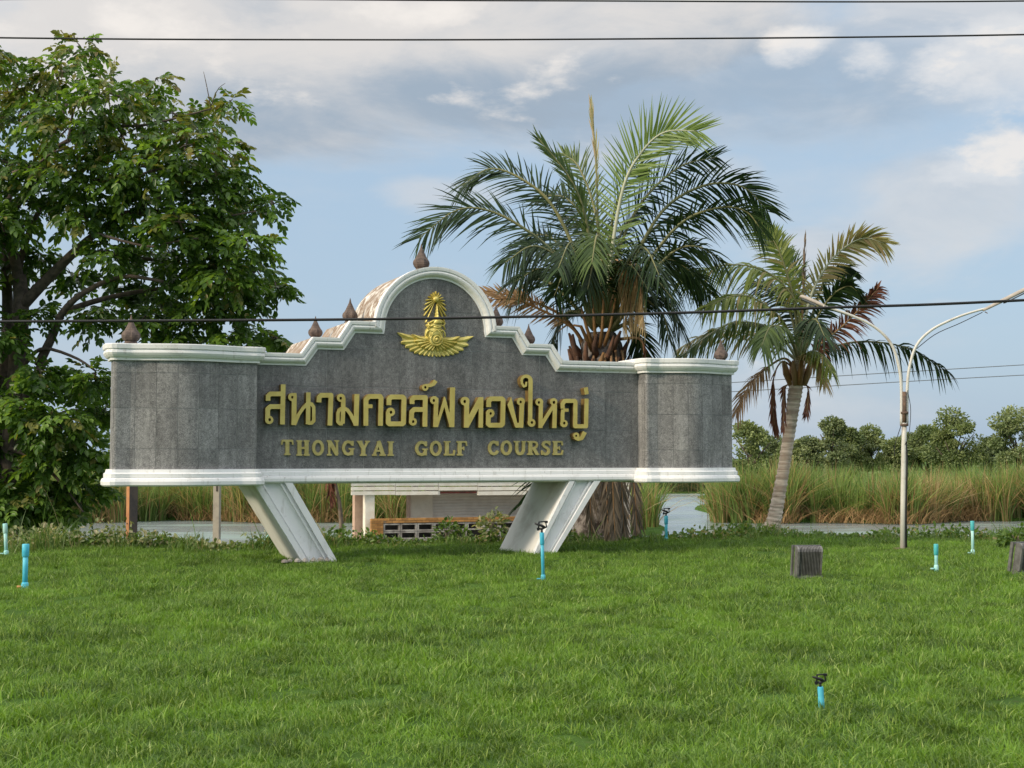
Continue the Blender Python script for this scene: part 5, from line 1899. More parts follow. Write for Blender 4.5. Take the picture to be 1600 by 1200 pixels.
# ------------------------------------------------------------------ big leafy tree at left
def leafy_tree():
    Y0 = 28.5
    base = P(12, 838, Y0)
    base.z = ground_z(np.array([base.x]), np.array([base.y]))[0] - 0.05
    tr = empty('leafy_tree', base, 0, 'large spreading tree with glossy compound leaves left of the sign', 'tree')
    O = base
    b = MB()

    def limb(pxs, r0, r1, dy0=0.0, dy1=0.0, n=14):
        m = len(pxs)
        pts = catmull([P(x, y, Y0 + dy0 + (dy1 - dy0) * i / (m - 1)) - O for i, (x, y) in enumerate(pxs)], n)
        b.tube(pts, [r0 + (r1 - r0) * i / (n - 1) for i in range(n)], 9)
        return pts
    limb([(12, 842), (14, 760), (22, 650), (28, 560), (33, 480), (30, 430)], 0.24, 0.14)
    limb([(8, 842), (2, 740), (5, 640), (10, 560), (12, 480), (8, 380), (15, 300)], 0.2, 0.07, 0.3, 0.8)
    limb([(32, 480), (70, 440), (115, 395), (150, 365), (205, 330), (270, 300)], 0.13, 0.03, 0, -0.8)
    limb([(30, 440), (22, 400), (12, 350), (40, 300), (70, 240), (110, 150)], 0.12, 0.03, 0, -0.4)
    limb([(26, 430), (40, 380), (62, 330), (120, 280), (170, 210)], 0.08, 0.02, 0, 0.8)
    limb([(60, 570), (82, 525), (98, 488), (130, 458), (190, 432), (255, 440)], 0.1, 0.03, 0, -1.0)
    limb([(24, 640), (50, 600), (70, 560)], 0.1, 0.09)
    limb([(98, 488), (150, 470), (220, 455), (300, 445), (380, 440)], 0.07, 0.02, -0.2, 0.5)
    limb([(115, 395), (160, 395), (230, 405), (310, 415), (400, 425)], 0.06, 0.018, 0, 0.3)
    limb([(125, 335), (185, 332), (250, 330), (330, 340), (400, 330)], 0.05, 0.015, -0.5, -0.9)
    limb([(20, 600), (50, 555), (75, 545), (120, 560), (150, 580)], 0.05, 0.02, 0, -0.6)
    limb([(20, 760), (50, 700), (90, 650), (120, 640)], 0.06, 0.02, -0.2, -1.0)
    limb([(70, 240), (150, 200), (230, 195), (330, 170)], 0.05, 0.015, -0.3, -0.8)
    limb([(150, 365), (230, 385), (270, 378), (310, 372)], 0.03, 0.012, -1.2, -1.6)
    limb([(20, 270), (55, 258), (80, 240), (100, 232)], 0.035, 0.012, -1.4, -1.7)
    limb([(14, 700), (60, 720), (100, 760), (130, 800)], 0.05, 0.015, -0.2, -0.8)
    lumps = [(125, 75, 42), (100, 115, 60), (60, 145, 58), (170, 150, 62), (40, 190, 60), (110, 200, 85), (215, 150, 38), (245, 125, 26), (190, 215, 80), (270, 180, 60), (320, 190, 45), (360, 162, 24), (290, 230, 70), (350, 235, 42),
             (20, 260, 60), (90, 275, 70), (160, 285, 75), (235, 270, 78), (310, 285, 70), (370, 275, 40), (345, 320, 55), (400, 315, 40), (425, 318, 22), (50, 320, 55), (130, 335, 50), (210, 335, 60), (280, 350, 60),
             (330, 370, 55), (385, 380, 45), (400, 425, 48), (430, 445, 30), (350, 430, 62), (290, 420, 55), (235, 400, 48), (170, 395, 42), (250, 470, 50), (310, 480, 52), (370, 480, 45), (410, 525, 32), (350, 530, 40), (280, 530, 45), (430, 530, 18),
             (200, 450, 40), (150, 490, 40), (110, 430, 36), (60, 400, 34), (10, 420, 44), (225, 500, 38), (60, 490, 28), (0, 350, 55), (5, 520, 40),
             (40, 640, 55), (100, 600, 50), (145, 590, 40), (60, 580, 34), (90, 660, 60), (140, 650, 45), (165, 640, 25), (30, 710, 55), (90, 720, 58), (140, 710, 42), (60, 770, 52), (120, 770, 40), (20, 790, 46), (155, 760, 22), (100, 800, 30), (50, 815, 24), (0, 600, 50), (-20, 700, 60), (-15, 780, 50),
             (-50, 160, 90), (-90, 260, 110), (-60, 360, 90), (-120, 380, 100), (-100, 500, 100), (-80, 620, 90), (-130, 620, 100), (-100, 730, 90), (5, 110, 18), (-60, 80, 60), (0, 85, 30)]
    P_, D_, Nn, K_ = [], [], [], []
    tips = []
    m = Y0 / FPX
    for (x, y, r) in lumps:
        cl = P(x, y, Y0 + random.uniform(-1.3, 1.5)) - O
        rm = max(r * m - 0.26, 0.14)
        low = y > 560
        n = int((8 + 0.0165 * r * r) * (1.45 if low else (0.88 if y < 340 else 1.3)))
        d = rand_dirs(n)
        rad = rng.uniform(0.35, 1.0, (n, 1)) ** 0.6
        p = np.array(cl) + d * rad * np.array([rm, rm * 1.2, rm * 0.72])
        out = nrm(d * np.array([1, 1, 0.35]) + 0.45 * rand_dirs(n) + np.array([0, 0, -0.15]))
        P_.append(p)
        D_.append(out)
        Nn.append(nrm(0.8 * d + np.array([0, 0, 0.8]) + 0.45 * rand_dirs(n)))
        K_.append(np.full(n, (0.75 if y < 260 else 0.0) + (0.4 if low else 0.0)))
        tips.append((cl, rm))
        # twigs
        for _ in range(max(2, int(r / 16))):
            dd = Vector(rand_dirs(1)[0])
            e = Vector(cl) + dd * rm * 0.8
            b.tube([Vector(cl) - dd * rm * 0.4, Vector(cl) + Vector((0, 0, 0.05)), e], [0.022, 0.014, 0.005], 5, caps=False)
    # fine bare twigs above the crown
    for pts in ([(330, 170), (322, 130), (318, 112)], [(330, 165), (340, 140), (352, 130)]):
        limb(pts, 0.012, 0.004, -0.8, -0.8, 6)
    b.build('trunk', MT['bark'], tr, True)
    Pm, Dm, Nm, Km = np.concatenate(P_), np.concatenate(D_), np.concatenate(Nn), np.concatenate(K_)
    n = len(Pm)

    def spray_leaves(Pb, Db, Nb, scale):
        """pinnate spray: 4 pairs + end leaflet; Pb (n,3)"""
        n = len(Pb)
        Sd = nrm(np.cross(Db, Nb))
        N2 = np.cross(Sd, Db)
        pp, dd, nn, ll, ww = [], [], [], [], []
        for j, (t, s) in enumerate([(0.18, 1), (0.18, -1), (0.42, 1), (0.42, -1), (0.66, 1), (0.66, -1), (0.88, 1), (0.88, -1), (1.0, 0)]):
            L = 0.42 * scale[:, None]
            pos = Pb + Db * L * t + np.array([0, 0, -1.0]) * L * 0.28 * t * t
            dr = nrm(Db * (0.75 if s else 1.0) + Sd * s * 0.9 + np.array([0, 0, -1.0]) * (0.35 + 0.25 * t) + 0.2 * rng.normal(size=(n, 3)))
            pp.append(pos)
            dd.append(dr)
            nn.append(nrm(N2 + 0.3 * rng.normal(size=(n, 3))))
            ll.append(rng.uniform(0.15, 0.22, n) * scale)
            ww.append(rng.uniform(0.042, 0.06, n) * scale)
        return spray_quads(np.concatenate(pp), np.concatenate(dd), np.concatenate(nn), np.concatenate(ll), np.concatenate(ww))
    # the sprays nearest the camera are parts of their own, shared meshes
    vis = Pm[:, 1] + rng.uniform(0, 1.2, n)
    onframe = (Pm[:, 0] + O.x) / (Pm[:, 1] + O.y) > -0.36
    vis = np.where(onframe, vis, 99)
    near = np.argsort(vis)[:290]
    rest = np.setdiff1d(np.arange(n), near)
    kind = rng.uniform(0, 1, n) < Km * 0.62
    young = rng.uniform(0, 1, n) < np.where(Km > 0.3, 0.2, 0.16)
    low = (Km > 0.3) & (Km < 0.6)
    for nm, mt, sel in (('crown', 'tree_leaf', rest[~kind[rest] & ~young[rest]]), ('olive_leaves', 'tree_leaf_olive', rest[kind[rest] & ~young[rest] & ~low[rest]]), ('young_leaves', 'tree_leaf_young', rest[young[rest] | (kind[rest] & low[rest] & ~young[rest])])):
        V, F = spray_leaves(Pm[sel], Dm[sel], Nm[sel], rng.uniform(0.62, 1.08, len(sel)))
        o = obj(nm, np_mesh(nm, V, F, MT[mt]), tr)
        o['kind'] = 'stuff'
    mes = []
    for v in range(8):
        V, F = spray_leaves(np.zeros((1, 3)), np.array([[1.0, 0, 0]]), np.array([[0, 0, 1.0]]), np.array([1.0]))
        mes.append(np_mesh('leaf_spray', V, F, MT[('tree_leaf', 'tree_leaf_young', 'tree_leaf', 'tree_leaf_olive', 'tree_leaf', 'tree_leaf_young', 'tree_leaf', 'tree_leaf')[v]]))
    for q, i in enumerate(near):
        o = obj('leaf_spray', mes[q % 8], tr)
        d = Vector(Dm[i])
        z = Vector(Nm[i])
        z = (z - d * z.dot(d)).normalized()
        yv = z.cross(d)
        Mx = Matrix((d, yv, z)).transposed().to_4x4()
        s = random.uniform(0.7, 1.05)
        o.matrix_local = Matrix.Translation(Pm[i]) @ Mx @ Matrix.Scale(s, 4)
    print('sprays', n)


leafy_tree()

# ------------------------------------------------------------------ lamp post
def lamp_post():
    Y0 = 24.4
    base = P(1411, 862, Y0)
    gz = float(ground_z(np.array([base.x]), np.array([base.y]))[0])
    base.z = gz
    lp = empty('street_lamp', base, 0, 'white twin-arm street lamp on a thin pole right of the coconut palm', 'street lamp')
    O = base
    p = lambda x, y, dy=0.0: P(x, y, Y0 + dy) - O
    b = MB()
    b.tube([p(1411, 866), p(1411.5, 780), p(1412.5, 690), p(1413, 650)], [0.052, 0.05, 0.046, 0.044], 12)
    b.build('pole', MT['steel_paint'], lp, True)
    MB().box((-0.13, -0.13, -0.02), (0.13, 0.13, 0.03)).build('base_plate', MT['rusty_steel'], lp)
    MB().tube([p(1413, 660, -0.02), p(1413, 612, -0.02)], 0.038, 10).build('centre_stub', MT['rusty_steel'], lp, True)
    for pts in ([(1408.5, 664), (1408.5, 610), (1405, 575), (1394, 540), (1372, 515), (1340, 497), (1305, 484), (1286, 478)],
                [(1417, 664), (1417.5, 610), (1421, 575), (1432, 540), (1455, 516), (1488, 499), (1515, 489), (1540, 482)]):
        path = catmull([p(x, y) for x, y in pts], 40)
        MB().tube(path, [0.028 - 0.008 * i / 39 for i in range(40)], 10).build('arm', MT['steel_paint'], lp, True)
    for y in (664, 645):
        MB().lathe([(0.068, -0.02), (0.072, -0.015), (0.072, 0.015), (0.068, 0.02)], p(1413, y), 14).build('clamp', MT['rusty_steel'], lp, True)

    def head(p0, p1):
        """long tapered lantern between two points"""
        p0, p1 = Vector(p0), Vector(p1)
        d = (p1 - p0)
        L = d.length
        x = d.normalized()
        y = Vector((0, 1, 0))
        z = x.cross(y) if x.x > 0 else y.cross(x)
        z.normalize()
        if z.z < 0:
            z = -z
        vs, fs = [], []
        prof = [(0, .028, .024), (0.08, .045, .034), (0.3, .075, .042), (0.75, .085, .045), (0.95, .065, .036), (1.0, .03, .018)]
        n = 12
        for t, w, h in prof:
            for k in range(n):
                q = 2 * math.pi * k / n
                vs.append(p0 + x * (L * t) + y * (w * math.cos(q)) + z * (h * max(math.sin(q), -0.55)))
        for i in range(len(prof) - 1):
            for k in range(n):
                k2 = (k + 1) % n
                fs.append((i * n + k, i * n + k2, (i + 1) * n + k2, (i + 1) * n + k))
        fs += [tuple(range(n))[::-1], tuple((len(prof) - 1) * n + k for k in range(n))]
        h = MB().add(vs, fs).build('lamp_head', MT['lamp_body'], lp, True)
        g = MB()
        c = [p0 + x * (L * t) + y * (w * s) - z * 0.034 for t, w, s in ((0.35, .07, -1), (0.9, .07, -1), (0.9, .07, 1), (0.35, .07, 1))]
        c2 = [q + (-z) * 0.02 for q in c]
        g.add(c + c2, [(0, 1, 5, 4), (1, 2, 6, 5), (2, 3, 7, 6), (3, 0, 4, 7), (4, 5, 6, 7), (0, 3, 2, 1)])
        g.build('lens', MT['lamp_glass'], h)
        MB().tube([p0 + x * 0.02 - z * 0.03, p0 + x * 0.05 - z * 0.075], 0.008, 6).build('clip', MT['rusty_steel'], h)
    head(p(1536, 485.5), p(1628, 440))
    head(p(1290, 479.5), p(1250, 462.5, 0.3))
    # cable down the pole and loose loops
    b = MB()
    b.tube([p(1416, 690, -0.03), p(1417, 740, -0.04), p(1415.5, 800, -0.05), p(1416, 862, -0.05)], 0.016, 6)
    b.tube(catmull([p(1408, 665, -0.05), p(1403, 680, -0.05), p(1398, 698, -0.05), p(1398, 715, -0.05)], 12), 0.007, 5)
    b.tube(catmull([p(1418, 610, -0.03), p(1423, 640, -0.04), p(1420, 680, -0.05), p(1414, 695, -0.05)], 12), 0.006, 5)
    b.tube(catmull([p(1432, 545, 0.02), p(1462, 522, 0.03), p(1500, 505, 0.03), p(1535, 488, 0.02)], 14), 0.007, 5)
    b.build('cable', MT['cable'], lp, True)


lamp_post()

# ------------------------------------------------------------------ overhead cables
def cables():
    specs = [
        ('overhead_cable', [(-900, 22), (0, -1), (800, 1), (1600, 1.5), (2500, -18)], 16.0, 0.0095, 'thin overhead wire running along the very top edge'),
        ('overhead_cable', [(-900, 44), (0, 59), (480, 62), (950, 61), (1600, 54), (2500, 30)], 16.2, 0.0105, 'thin dark overhead wire crossing the clouds and the tree top'),
        ('overhead_cable', [(-900, 506), (0, 502.5), (600, 498.5), (1000, 490.5), (1300, 480.5), (1600, 469), (2500, 420)], 16.6, 0.0165, 'thick black overhead cable crossing in front of the gold emblem'),
    ]
    for nm, pts, Y, r, lb in specs:
        path = catmull([P(x, y, Y) for x, y in pts], 60)
        o = path[0].copy()
        ob = MB().tube([q - o for q in path], r, 8).build(nm, MT['cable'], None, True, o)
        tag(ob, lb, 'cable', 'overhead cables along the road')
    for pts, lb in (([(700, 626), (1147, 597.5), (1600, 570), (2300, 530)], 'upper thin grey wire far behind the coconut palm'), ([(700, 636), (1144, 612), (1600, 586), (2300, 552)], 'lower thin grey wire far behind the coconut palm')):
        path = catmull([P(x, y, 70) for x, y in pts], 30)
        o = path[0].copy()
        ob = MB().tube([q - o for q in path], 0.022, 6).build('distant_wire', MT['far_wire'], None, True, o)
        tag(ob, lb, 'cable', 'distant wires over the marsh')


cables()

# ------------------------------------------------------------------ lawn objects
def gz(x, y):
    return float(ground_z(np.array([x]), np.array([y]))[0])


def riser(px, pbot, ptop, wpx, mpipe, mcap, label, head=False, stub=True, lean=(0, 0), collar=True, extra=None):
    g = GP(px, pbot, -0.0)
    Y = g.y
    z0 = gz(g.x, g.y)
    base = Vector((g.x, g.y, z0))
    H = P(px, ptop, Y).z - z0
    rr = wpx * Y / FPX / 2
    t = empty('pipe_riser' if not head else 'lawn_sprinkler', base, 0, label, 'sprinkler' if head else 'pipe', 'blue irrigation pipes on the lawn')
    lx, ly = lean
    at = lambda h: Vector((lx * h, ly * h, h))
    MB().tube([at(-0.05), at(H * 0.5), at(H - (0.12 if not head else 0.08))], rr, 12).build('pipe', MT[mpipe], t, True)
    if collar:
        c0, c1 = H - 0.16, H
        MB().tube([at(c0), at(c0 + 0.012), at(c1 - 0.006), at(c1)], [rr * 1.05, rr * 1.32, rr * 1.34, rr * 1.2], 12).build('socket', MT[mcap], t, True)
        MB().tube([at(0.0), at(0.03), at(0.085), at(0.1)], [rr * 1.35, rr * 1.38, rr * 1.38, rr * 1.05], 12).build('collar', MT[mpipe], t, True)
    if stub:
        MB().tube([at(0.045), at(0.045) + Vector((-0.09, -0.03, 0.0))], rr * 0.5, 8).build('side_stub', MT['post_orange'] if stub == 'brown' else MT[mpipe], t, True)
    if head:
        hd = MB()
        k = head
        a = at(H)
        hd.tube([a, a + Vector((0, 0, 0.06 * k))], [0.022 * k, 0.02 * k], 10)
        hd.tube([a + Vector((0, 0, 0.055 * k)), a + Vector((0, 0, 0.085 * k))], [0.034 * k, 0.03 * k], 10)
        hd.build('swivel', MT['black_plastic'], t, True)
        nz = MB()
        c = a + Vector((0, 0, 0.12 * k))
        nz.tube([c + Vector((0.05, 0.01, -0.03)) * k, c, c + Vector((-0.13, -0.03, 0.045)) * k], [0.026 * k, 0.026 * k, 0.014 * k], 9)
        nz.build('nozzle', MT['black_plastic'], t, True)
        ar = MB()
        ar.tube([c + Vector((-0.06, 0, -0.05)) * k, c + Vector((-0.05, 0.0, 0.07)) * k, c + Vector((0.07, 0.0, 0.08)) * k, c + Vector((0.085, 0, -0.02)) * k, c + Vector((0.0, 0.0, -0.06)) * k, c + Vector((-0.06, 0, -0.05)) * k], 0.017 * k, 7)
        ar.box((c.x + 0.05 * k, c.y - 0.015 * k, c.z + 0.05 * k), (c.x + 0.11 * k, c.y + 0.02 * k, c.z + 0.09 * k))
        ar.box((c.x - 0.09 * k, c.y - 0.012 * k, c.z - 0.085 * k), (c.x - 0.04 * k, c.y + 0.012 * k, c.z - 0.035 * k))
        ar.build('spring_arm', MT['black_plastic'], t)
    return t


riser(39, 920, 850, 8.2, 'pvc_blue', 'pvc_blue', 'bright blue pipe standing in the grass left of the sign', stub='brown')
riser(10, 868, 818, 5.4, 'pvc_faded', 'pvc_faded', 'faded pale blue pipe under the tree at the left edge', lean=(-0.06, 0), stub=True)
riser(849, 908, 832, 5.2, 'pvc_blue', 'pvc_blue', 'tall blue pipe with black sprinkler head before the sign leg', head=0.72, lean=(-0.03, 0))
riser(1041, 846, 806, 4.6, 'pvc_blue', 'pvc_blue', 'blue pipe with black sprinkler head by the pond under the sign end', head=0.72, stub=False)
riser(1284, 1104, 1073, 7.0, 'pvc_blue', 'pvc_blue', 'short blue pipe with black sprinkler head nearest the viewer in the lawn', head=0.4, stub=False, lean=(-0.05, 0))
riser(1463, 890, 850, 5.4, 'pvc_faded', 'pvc_teal', 'short pale pipe with teal socket right of the lamp post')
riser(1520, 866, 814, 4.6, 'pvc_faded', 'pvc_teal', 'tall thin pale pipe near the pond bank at right')


def tilted_pipe():
    a, b_ = P(405, 860, 25.3), P(420, 838, 25.3)
    o = Vector((a.x, a.y, gz(a.x, a.y)))
    d = (b_ - a)
    t = MB().tube([a - o, b_ - o + d * 0.4], 0.034, 10).build('leaning_pipe', MT['pvc_faded'], None, True, o)
    tag(t, 'pale blue pipe leaning behind the left leg of the sign', 'pipe', 'blue irrigation pipes on the lawn')


tilted_pipe()


def floodlight(px, pbot, wm, hm, yaw, label):
    g = GP(px, pbot)
    base = Vector((g.x, g.y, gz(g.x, g.y)))
    t = empty('floodlight', base, yaw, label, 'floodlight', 'ground floodlights on the lawn')
    dep, lean = 0.14, -0.10

    def side_poly(w0, w1, z0=0.05, z1=hm):
        # (y, z) outline with a rounded top back corner, slanting away as it rises
        y = lambda z: lean * (z - z0) / (z1 - z0)
        r = 0.07
        pts = [(y(z0) + w0, z0), (y(z0) + w1, z0), (y(z1) + w1, z1)]
        for a in (90, 120, 150, 180):
            pts.append((y(z1 - r) + w0 + r + r * math.cos(R(a)), z1 - r + r * math.sin(R(a))))
        return pts
    mk = lambda pl, x0, x1: MB().prism(pl, x0, x1, lambda a, b, c: (c, a, b))
    mk(side_poly(0.075, dep), -wm / 2 + 0.02, wm / 2 - 0.02).build('housing', MT['black_plastic'], t)  # shade between the fins is put into this black colour
    n = 14
    for k in range(n):
        x = -wm / 2 + 0.045 + (wm - 0.07) * k / (n - 1)
        mk(side_poly(0.0, dep - 0.03), x - 0.0045, x + 0.0045).build('fin', MT['flood_frame'], t)
    for x0, x1 in ((-wm / 2, -wm / 2 + 0.028), (wm / 2 - 0.018, wm / 2)):
        mk(side_poly(-0.012, dep + 0.012), x0, x1).build('end_plate', MT['flood_frame'], t)
    fr = MB()
    for x0, x1 in ((-wm / 2 - 0.03, -wm / 2 - 0.004), (wm / 2 + 0.004, wm / 2 + 0.02)):
        fr.prism([(dep + 0.03, 0.03), (dep + 0.09, 0.03), (dep + 0.09 + lean, hm + 0.01), (dep + 0.03 + lean, hm + 0.01)], x0, x1, lambda a, b, c: (c, a, b))
    fr.prism([(dep + 0.032 + lean, hm - 0.02), (dep + 0.088 + lean, hm - 0.02), (dep + 0.088 + lean, hm + 0.008), (dep + 0.032 + lean, hm + 0.008)], -wm / 2 - 0.004, wm / 2 + 0.004, lambda a, b, c: (c, a, b))
    fr.build('front_frame', MT['flood_frame'], t)
    gl = MB()
    gl.add([(-wm / 2 + 0.02, dep + 0.004, 0.06), (wm / 2 - 0.02, dep + 0.004, 0.06), (wm / 2 - 0.02, dep + lean + 0.004, hm - 0.03), (-wm / 2 + 0.02, dep + lean + 0.004, hm - 0.03),
            (-wm / 2 + 0.02, dep + 0.012, 0.06), (wm / 2 - 0.02, dep + 0.012, 0.06), (wm / 2 - 0.02, dep + lean + 0.012, hm - 0.03), (-wm / 2 + 0.02, dep + lean + 0.012, hm - 0.03)],
           [(0, 1, 2, 3), (4, 7, 6, 5), (0, 4, 5, 1), (1, 5, 6, 2), (2, 6, 7, 3), (3, 7, 4, 0)])
    gl.build('glass', MT['lamp_glass'], t)
    MB().box((-wm / 2 - 0.02, 0.0, -0.04), (wm / 2 + 0.02, dep, 0.048)).build('bracket', MT['flood_frame'], t)
    return t


floodlight(1264, 903, 0.335, 0.44, R(3), 'dark ribbed floodlight in the grass before the coconut palm')
floodlight(1612, 898, 0.40, 0.43, R(14), 'dark ribbed floodlight half cut by the right edge')


# posts behind the left wing
def posts():
    b = P(205.5, 852, 25.4)
    o = Vector((b.x, b.y, gz(b.x, b.y) - 0.1))
    t = empty('square_post', o, R(36), 'square post with orange left face and dark right face under the sign', 'post')
    h = P(205, 752, 25.4).z - o.z
    s = 0.075
    MB().box((-s, -s, 0), (s, s, h)).build('shaft', MT['post_dark'], t)
    MB().box((-s - 0.006, -s + 0.003, 0.02), (-s - 0.001, s - 0.003, h - 0.01)).build('orange_face', MT['post_orange'], t)  # thin orange sheet over the left side only
    MB().tube([(-s - 0.02, 0.0, h * 0.42), (-s - 0.004, 0.0, h * 0.42)], 0.014, 8).build('bolt', MT['rusty_steel'], t)
    b = P(338.5, 845, 27.4)
    o = Vector((b.x, b.y, gz(b.x, b.y) - 0.1))
    t = empty('concrete_post', o, R(-8), 'thin pale grey post standing in weeds under the left wing', 'post')
    h = P(338, 750, 27.4).z - o.z
    MB().box((-0.06, -0.06, 0), (0.06, 0.06, h)).build('shaft', MT['post_grey'], t)
    MB().box((0.0, -0.066, h - 0.22), (0.04, -0.062, h - 0.1)).build('notch_shade', MT['void_shade'], t)  # flat dark plate painted as the shade inside a notch
    MB().box((-0.075, -0.075, h - 0.05), (0.075, 0.075, h + 0.01)).build('cap', MT['post_grey'], t)
    # dead sapling by the pavilion
    b = P(533, 846, 27.6)
    o = Vector((b.x, b.y, gz(b.x, b.y) - 0.05))
    t = empty('dead_sapling', o, 0, 'thin brown dead sapling with shrivelled leaves left of the pavilion', 'sapling')
    q = lambda x, y, dy=0: P(x, y, 27.6 + dy) - o
    mb = MB().tube(catmull([q(534, 850), q(533, 815), q(530, 785), q(524, 755), q(520, 715)], 16), [0.05 - 0.024 * i / 15 for i in range(16)], 8)
    mb.build('stem', MT['twig'], t, True)
    MB().tube(catmull([q(525, 765), q(518, 752), q(512, 740)], 6), 0.016, 6).build('branch', MT['twig'], t, True)
    n = 26
    p = np.array([q(random.uniform(512, 520), random.uniform(745, 770), random.uniform(-.1, .1)) for _ in range(n)])
    V, F = spray_quads(p, np.tile([[0.1, 0, -1.0]], (n, 1)) + 0.25 * rand_dirs(n), rand_dirs(n), rng.uniform(0.15, 0.4, n), rng.uniform(0.015, 0.03, n))
    obj('dry_leaves', np_mesh('dry_leaves', V, F, MT['frond_red']), t)['kind'] = 'stuff'


posts()

# ------------------------------------------------------------------ grass and weeds
HID = bpy.data.collections.new('grass_sources')


def grass_patch(name, nb, rad, hr, wr, m, leanmax=0.9, segs=3):
    a = rng.uniform(0, 2 * math.pi, nb)
    r = rad * np.sqrt(rng.uniform(0, 1, nb))
    p = np.stack([r * np.cos(a), r * np.sin(a), np.full(nb, -0.01)], 1)
    la = rng.uniform(0, 2 * math.pi, nb)
    V, F = blades(p, rng.uniform(*hr, nb), rng.uniform(*wr, nb), np.stack([np.cos(la), np.sin(la)], 1), rng.uniform(0.05, leanmax, nb), segs, 0.7)
    o = bpy.data.objects.new(name, np_mesh(name, V, F, m))
    HID.objects.link(o)
    return o


for i in range(5):
    grass_patch('patch_%d' % i, 105, 0.17, (0.045, 0.095), (0.0026, 0.0052), MT['grass_blade'], 1.5)
grass_patch('patch_5', 46, 0.15, (0.08, 0.16), (0.0026, 0.0048), MT['grass_blade'], 1.1)
grass_patch('patch_6', 14, 0.15, (0.12, 0.22), (0.0026, 0.0046), MT['grass_blade'], 0.9)


def scatter_group():
    ng = bpy.data.node_groups.new('grass_scatter', 'GeometryNodeTree')
    ng.interface.new_socket('Geometry', in_out='INPUT', socket_type='NodeSocketGeometry')
    ng.interface.new_socket('Geometry', in_out='OUTPUT', socket_type='NodeSocketGeometry')
    N, Lk = ng.nodes, ng.links
    gi, go = N.new('NodeGroupInput'), N.new('NodeGroupOutput')
    ci = N.new('GeometryNodeCollectionInfo')
    ci.inputs['Collection'].default_value = HID
    ci.inputs['Separate Children'].default_value = True
    ci.inputs['Reset Children'].default_value = True
    iop = N.new('GeometryNodeInstanceOnPoints')
    iop.inputs['Pick Instance'].default_value = True

    def attr(nm, typ):
        a = N.new('GeometryNodeInputNamedAttribute')
        a.data_type = typ
        a.inputs['Name'].default_value = nm
        return a.outputs['Attribute']
    Lk.new(gi.outputs[0], iop.inputs['Points'])
    Lk.new(ci.outputs[0], iop.inputs['Instance'])
    Lk.new(attr('pick', 'INT'), iop.inputs['Instance Index'])
    Lk.new(attr('rot', 'FLOAT_VECTOR'), iop.inputs['Rotation'])
    Lk.new(attr('scl', 'FLOAT'), iop.inputs['Scale'])
    Lk.new(iop.outputs[0], go.inputs[0])
    return ng


def lawn_grass():
    pts = []
    for y0, y1, dens in ((4.5, 9, 62), (9, 14, 46), (14, 20, 34), (20, 31.5, 26)):
        wmax = 0.40 * y1 + 2.5
        n = int((y1 - y0) * 2 * wmax * dens)
        X = rng.uniform(-wmax, wmax, n)
        Y = rng.uniform(y0, y1, n)
        k = (np.abs(X) < 0.385 * Y + 2.2) & (Y < bank_edge(X) + 0.3)
        pts.append(np.stack([X[k], Y[k]], 1))
    XY = np.concatenate(pts)
    n = len(XY)
    Z = ground_z(XY[:, 0], XY[:, 1])
    V = np.column_stack([XY, Z]).astype(np.float32)
    u = rng.uniform(0, 1, n)
    pick = np.where(u < 0.86, rng.integers(0, 5, n), np.where(u < 0.97, 5, 6))
    # rougher growth in broad drifts
    dr = np.sin(XY[:, 0] * 1.1 + XY[:, 1] * 0.7) + np.sin(XY[:, 0] * 0.5 - XY[:, 1] * 1.3 + 2)
    scl = rng.uniform(0.6, 1.25, n) * (1 + 0.10 * dr)
    scl *= np.where(XY[:, 1] < 10, 0.9, 1.0)
    rot = np.column_stack([rng.normal(0, 0.08, n), rng.normal(0, 0.08, n), rng.uniform(0, 6.283, n)])
    me = bpy.data.meshes.new('lawn_grass')
    me.vertices.add(n)
    me.vertices.foreach_set('co', V.ravel())
    a = me.attributes.new('pick', 'INT', 'POINT')
    a.data.foreach_set('value', pick.astype(np.int32))
    a = me.attributes.new('scl', 'FLOAT', 'POINT')
    a.data.foreach_set('value', scl.astype(np.float32))
    a = me.attributes.new('rot', 'FLOAT_VECTOR', 'POINT')
    a.data.foreach_set('vector', rot.astype(np.float32).ravel())
    me.materials.append(MT['grass_blade'])
    o = obj('lawn_grass', me)
    md = o.modifiers.new('scatter', 'NODES')
    md.node_group = scatter_group()
    tag(o, 'lush green uneven lawn grass in front of the sign', 'grass', kind='stuff')
    print('grass', n)


lawn_grass()


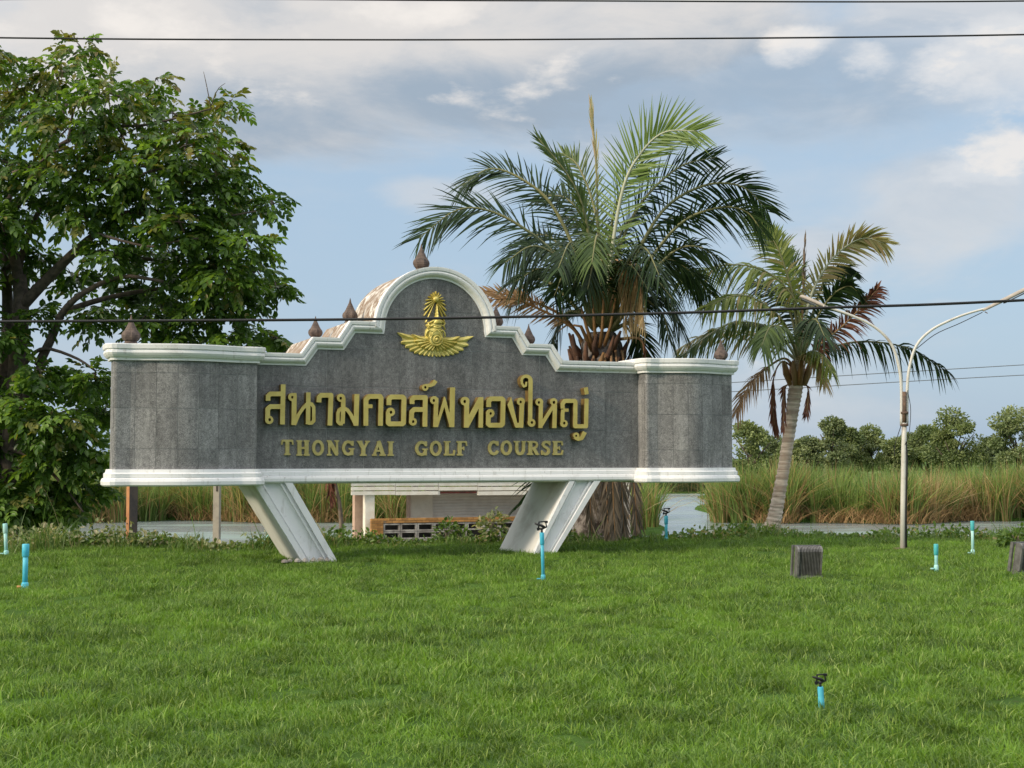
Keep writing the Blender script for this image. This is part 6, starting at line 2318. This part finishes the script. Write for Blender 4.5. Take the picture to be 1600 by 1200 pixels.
def bank_weeds():
    # long grass along the lip of the bank
    n = 26000
    X = rng.uniform(-15, 16, n)
    e = bank_edge(X)
    Y = e + rng.uniform(-0.9, 1.5, n) + rng.normal(0, 0.15, n)
    Z = ground_z(X, Y) - 0.02
    drift = 0.6 + 0.4 * np.sin(X * 2.1) * np.sin(X * 0.7 + 1) + 0.25 * np.sin(X * 5.3)
    h = rng.uniform(0.09, 0.36, n) * np.clip(drift * 1.2 - 0.15, 0.25, 1.25) * np.where(X < -3.5, 1.5, 1.0)
    h = np.where(rng.uniform(0, 1, n) < 0.02, h * 2.4, h)
    a = rng.uniform(0, 2 * math.pi, n)
    V, F = blades(np.stack([X, Y, Z], 1), h, rng.uniform(0.004, 0.009, n), np.stack([np.cos(a), np.sin(a)], 1), rng.uniform(0.05, 0.9, n))
    tag(obj('bank_grass', np_mesh('bank_grass', V, F, MT['weed_leaf'])), 'long rough grass along the edge of the lawn above the pond', 'grass', kind='stuff')
    # leafy creepers and broad-leaved weeds
    for nm, m, n, xr, lb, hh in (('bank_creeper', 'weed_leaf', 15000, (-15, 16), 'leafy green creepers tangled along the pond bank', 0.27), ('pale_weeds', 'weed_pale', 5200, (-14, -4.5), 'pale leafy weeds on the bank under the left wing', 0.42)):
        ns = n // 14
        X = rng.uniform(*xr, ns)
        Y = bank_edge(X) + rng.uniform(-0.35, 0.9, ns)
        Zb = ground_z(X, Y)
        H = hh * rng.uniform(0.35, 1.25, ns) * (0.7 + 0.4 * np.sin(X * 1.6 + 0.8))
        P_ = np.repeat(np.stack([X, Y, Zb], 1), 14, 0)
        k = len(P_)
        hv = rng.uniform(0.05, 1, k)
        P_ = P_ + np.stack([rng.normal(0, 0.10, k), rng.normal(0, 0.10, k), hv * np.repeat(H, 14)], 1)
        V, F = spray_quads(P_, rand_dirs(k) + np.array([0, 0, 0.25]), rand_dirs(k) + np.array([0, 0, 0.9]), rng.uniform(0.05, 0.12, k), rng.uniform(0.018, 0.04, k))
        tag(obj(nm, np_mesh(nm, V, F, MT[m])), lb, 'weeds', kind='stuff')


bank_weeds()


def shrub(px, pbot, Y, w, h, m, label, n=420):
    b = P(px, pbot, Y)
    z = gz(b.x, b.y)
    o = Vector((b.x, b.y, z))
    t = empty('shrub', o, 0, label, 'shrub', 'shrubs on the bank')
    mb = MB()
    for k in range(7):
        a = k * 0.9
        e = Vector((math.cos(a) * w * 0.4 * random.random(), math.sin(a) * w * 0.4, h * random.uniform(0.6, 1.0)))
        mb.tube([(0, 0, -0.05), e * 0.5 + Vector((0, 0, 0.05)), e], [0.014, 0.01, 0.004], 5)
    mb.build('stems', MT['twig'], t)
    d = rand_dirs(n)
    p = d * rng.uniform(0.35, 1.0, (n, 1)) * np.array([w / 2, w / 2, h / 2]) + np.array([0, 0, h * 0.55])
    p[:, 2] = np.maximum(p[:, 2] + 0.12 * h * np.sin(p[:, 0] * 9), 0.02)
    V, F = spray_quads(p, d + 0.6 * rand_dirs(n), d + np.array([0, 0, 0.6]), rng.uniform(0.06, 0.13, n), rng.uniform(0.02, 0.04, n))
    obj('foliage', np_mesh('foliage', V, F, MT[m]), t)['kind'] = 'stuff'


shrub(698, 845, 26.5, 0.5, 0.46, 'weed_leaf', 'green climbing shrub before the brick parapet, left of two', 170)
shrub(768, 845, 26.5, 0.62, 0.58, 'weed_pale', 'yellow green shrub before the brick parapet, near the sign leg', 230)
shrub(720, 848, 26.4, 0.4, 0.3, 'weed_leaf', 'small dark round shrub low between the parapet shrubs', 130)
shrub(60, 855, 25.8, 1.5, 0.7, 'weed_pale', 'dry olive shrub beside the bright blue pipe', 700)
shrub(1150, 838, 29.3, 0.8, 0.4, 'weed_leaf', 'leafy low shrub left of the coconut palm base')
shrub(1590, 860, 25.4, 0.8, 0.38, 'weed_leaf', 'green shrub behind the floodlight at the right edge')
print('done')
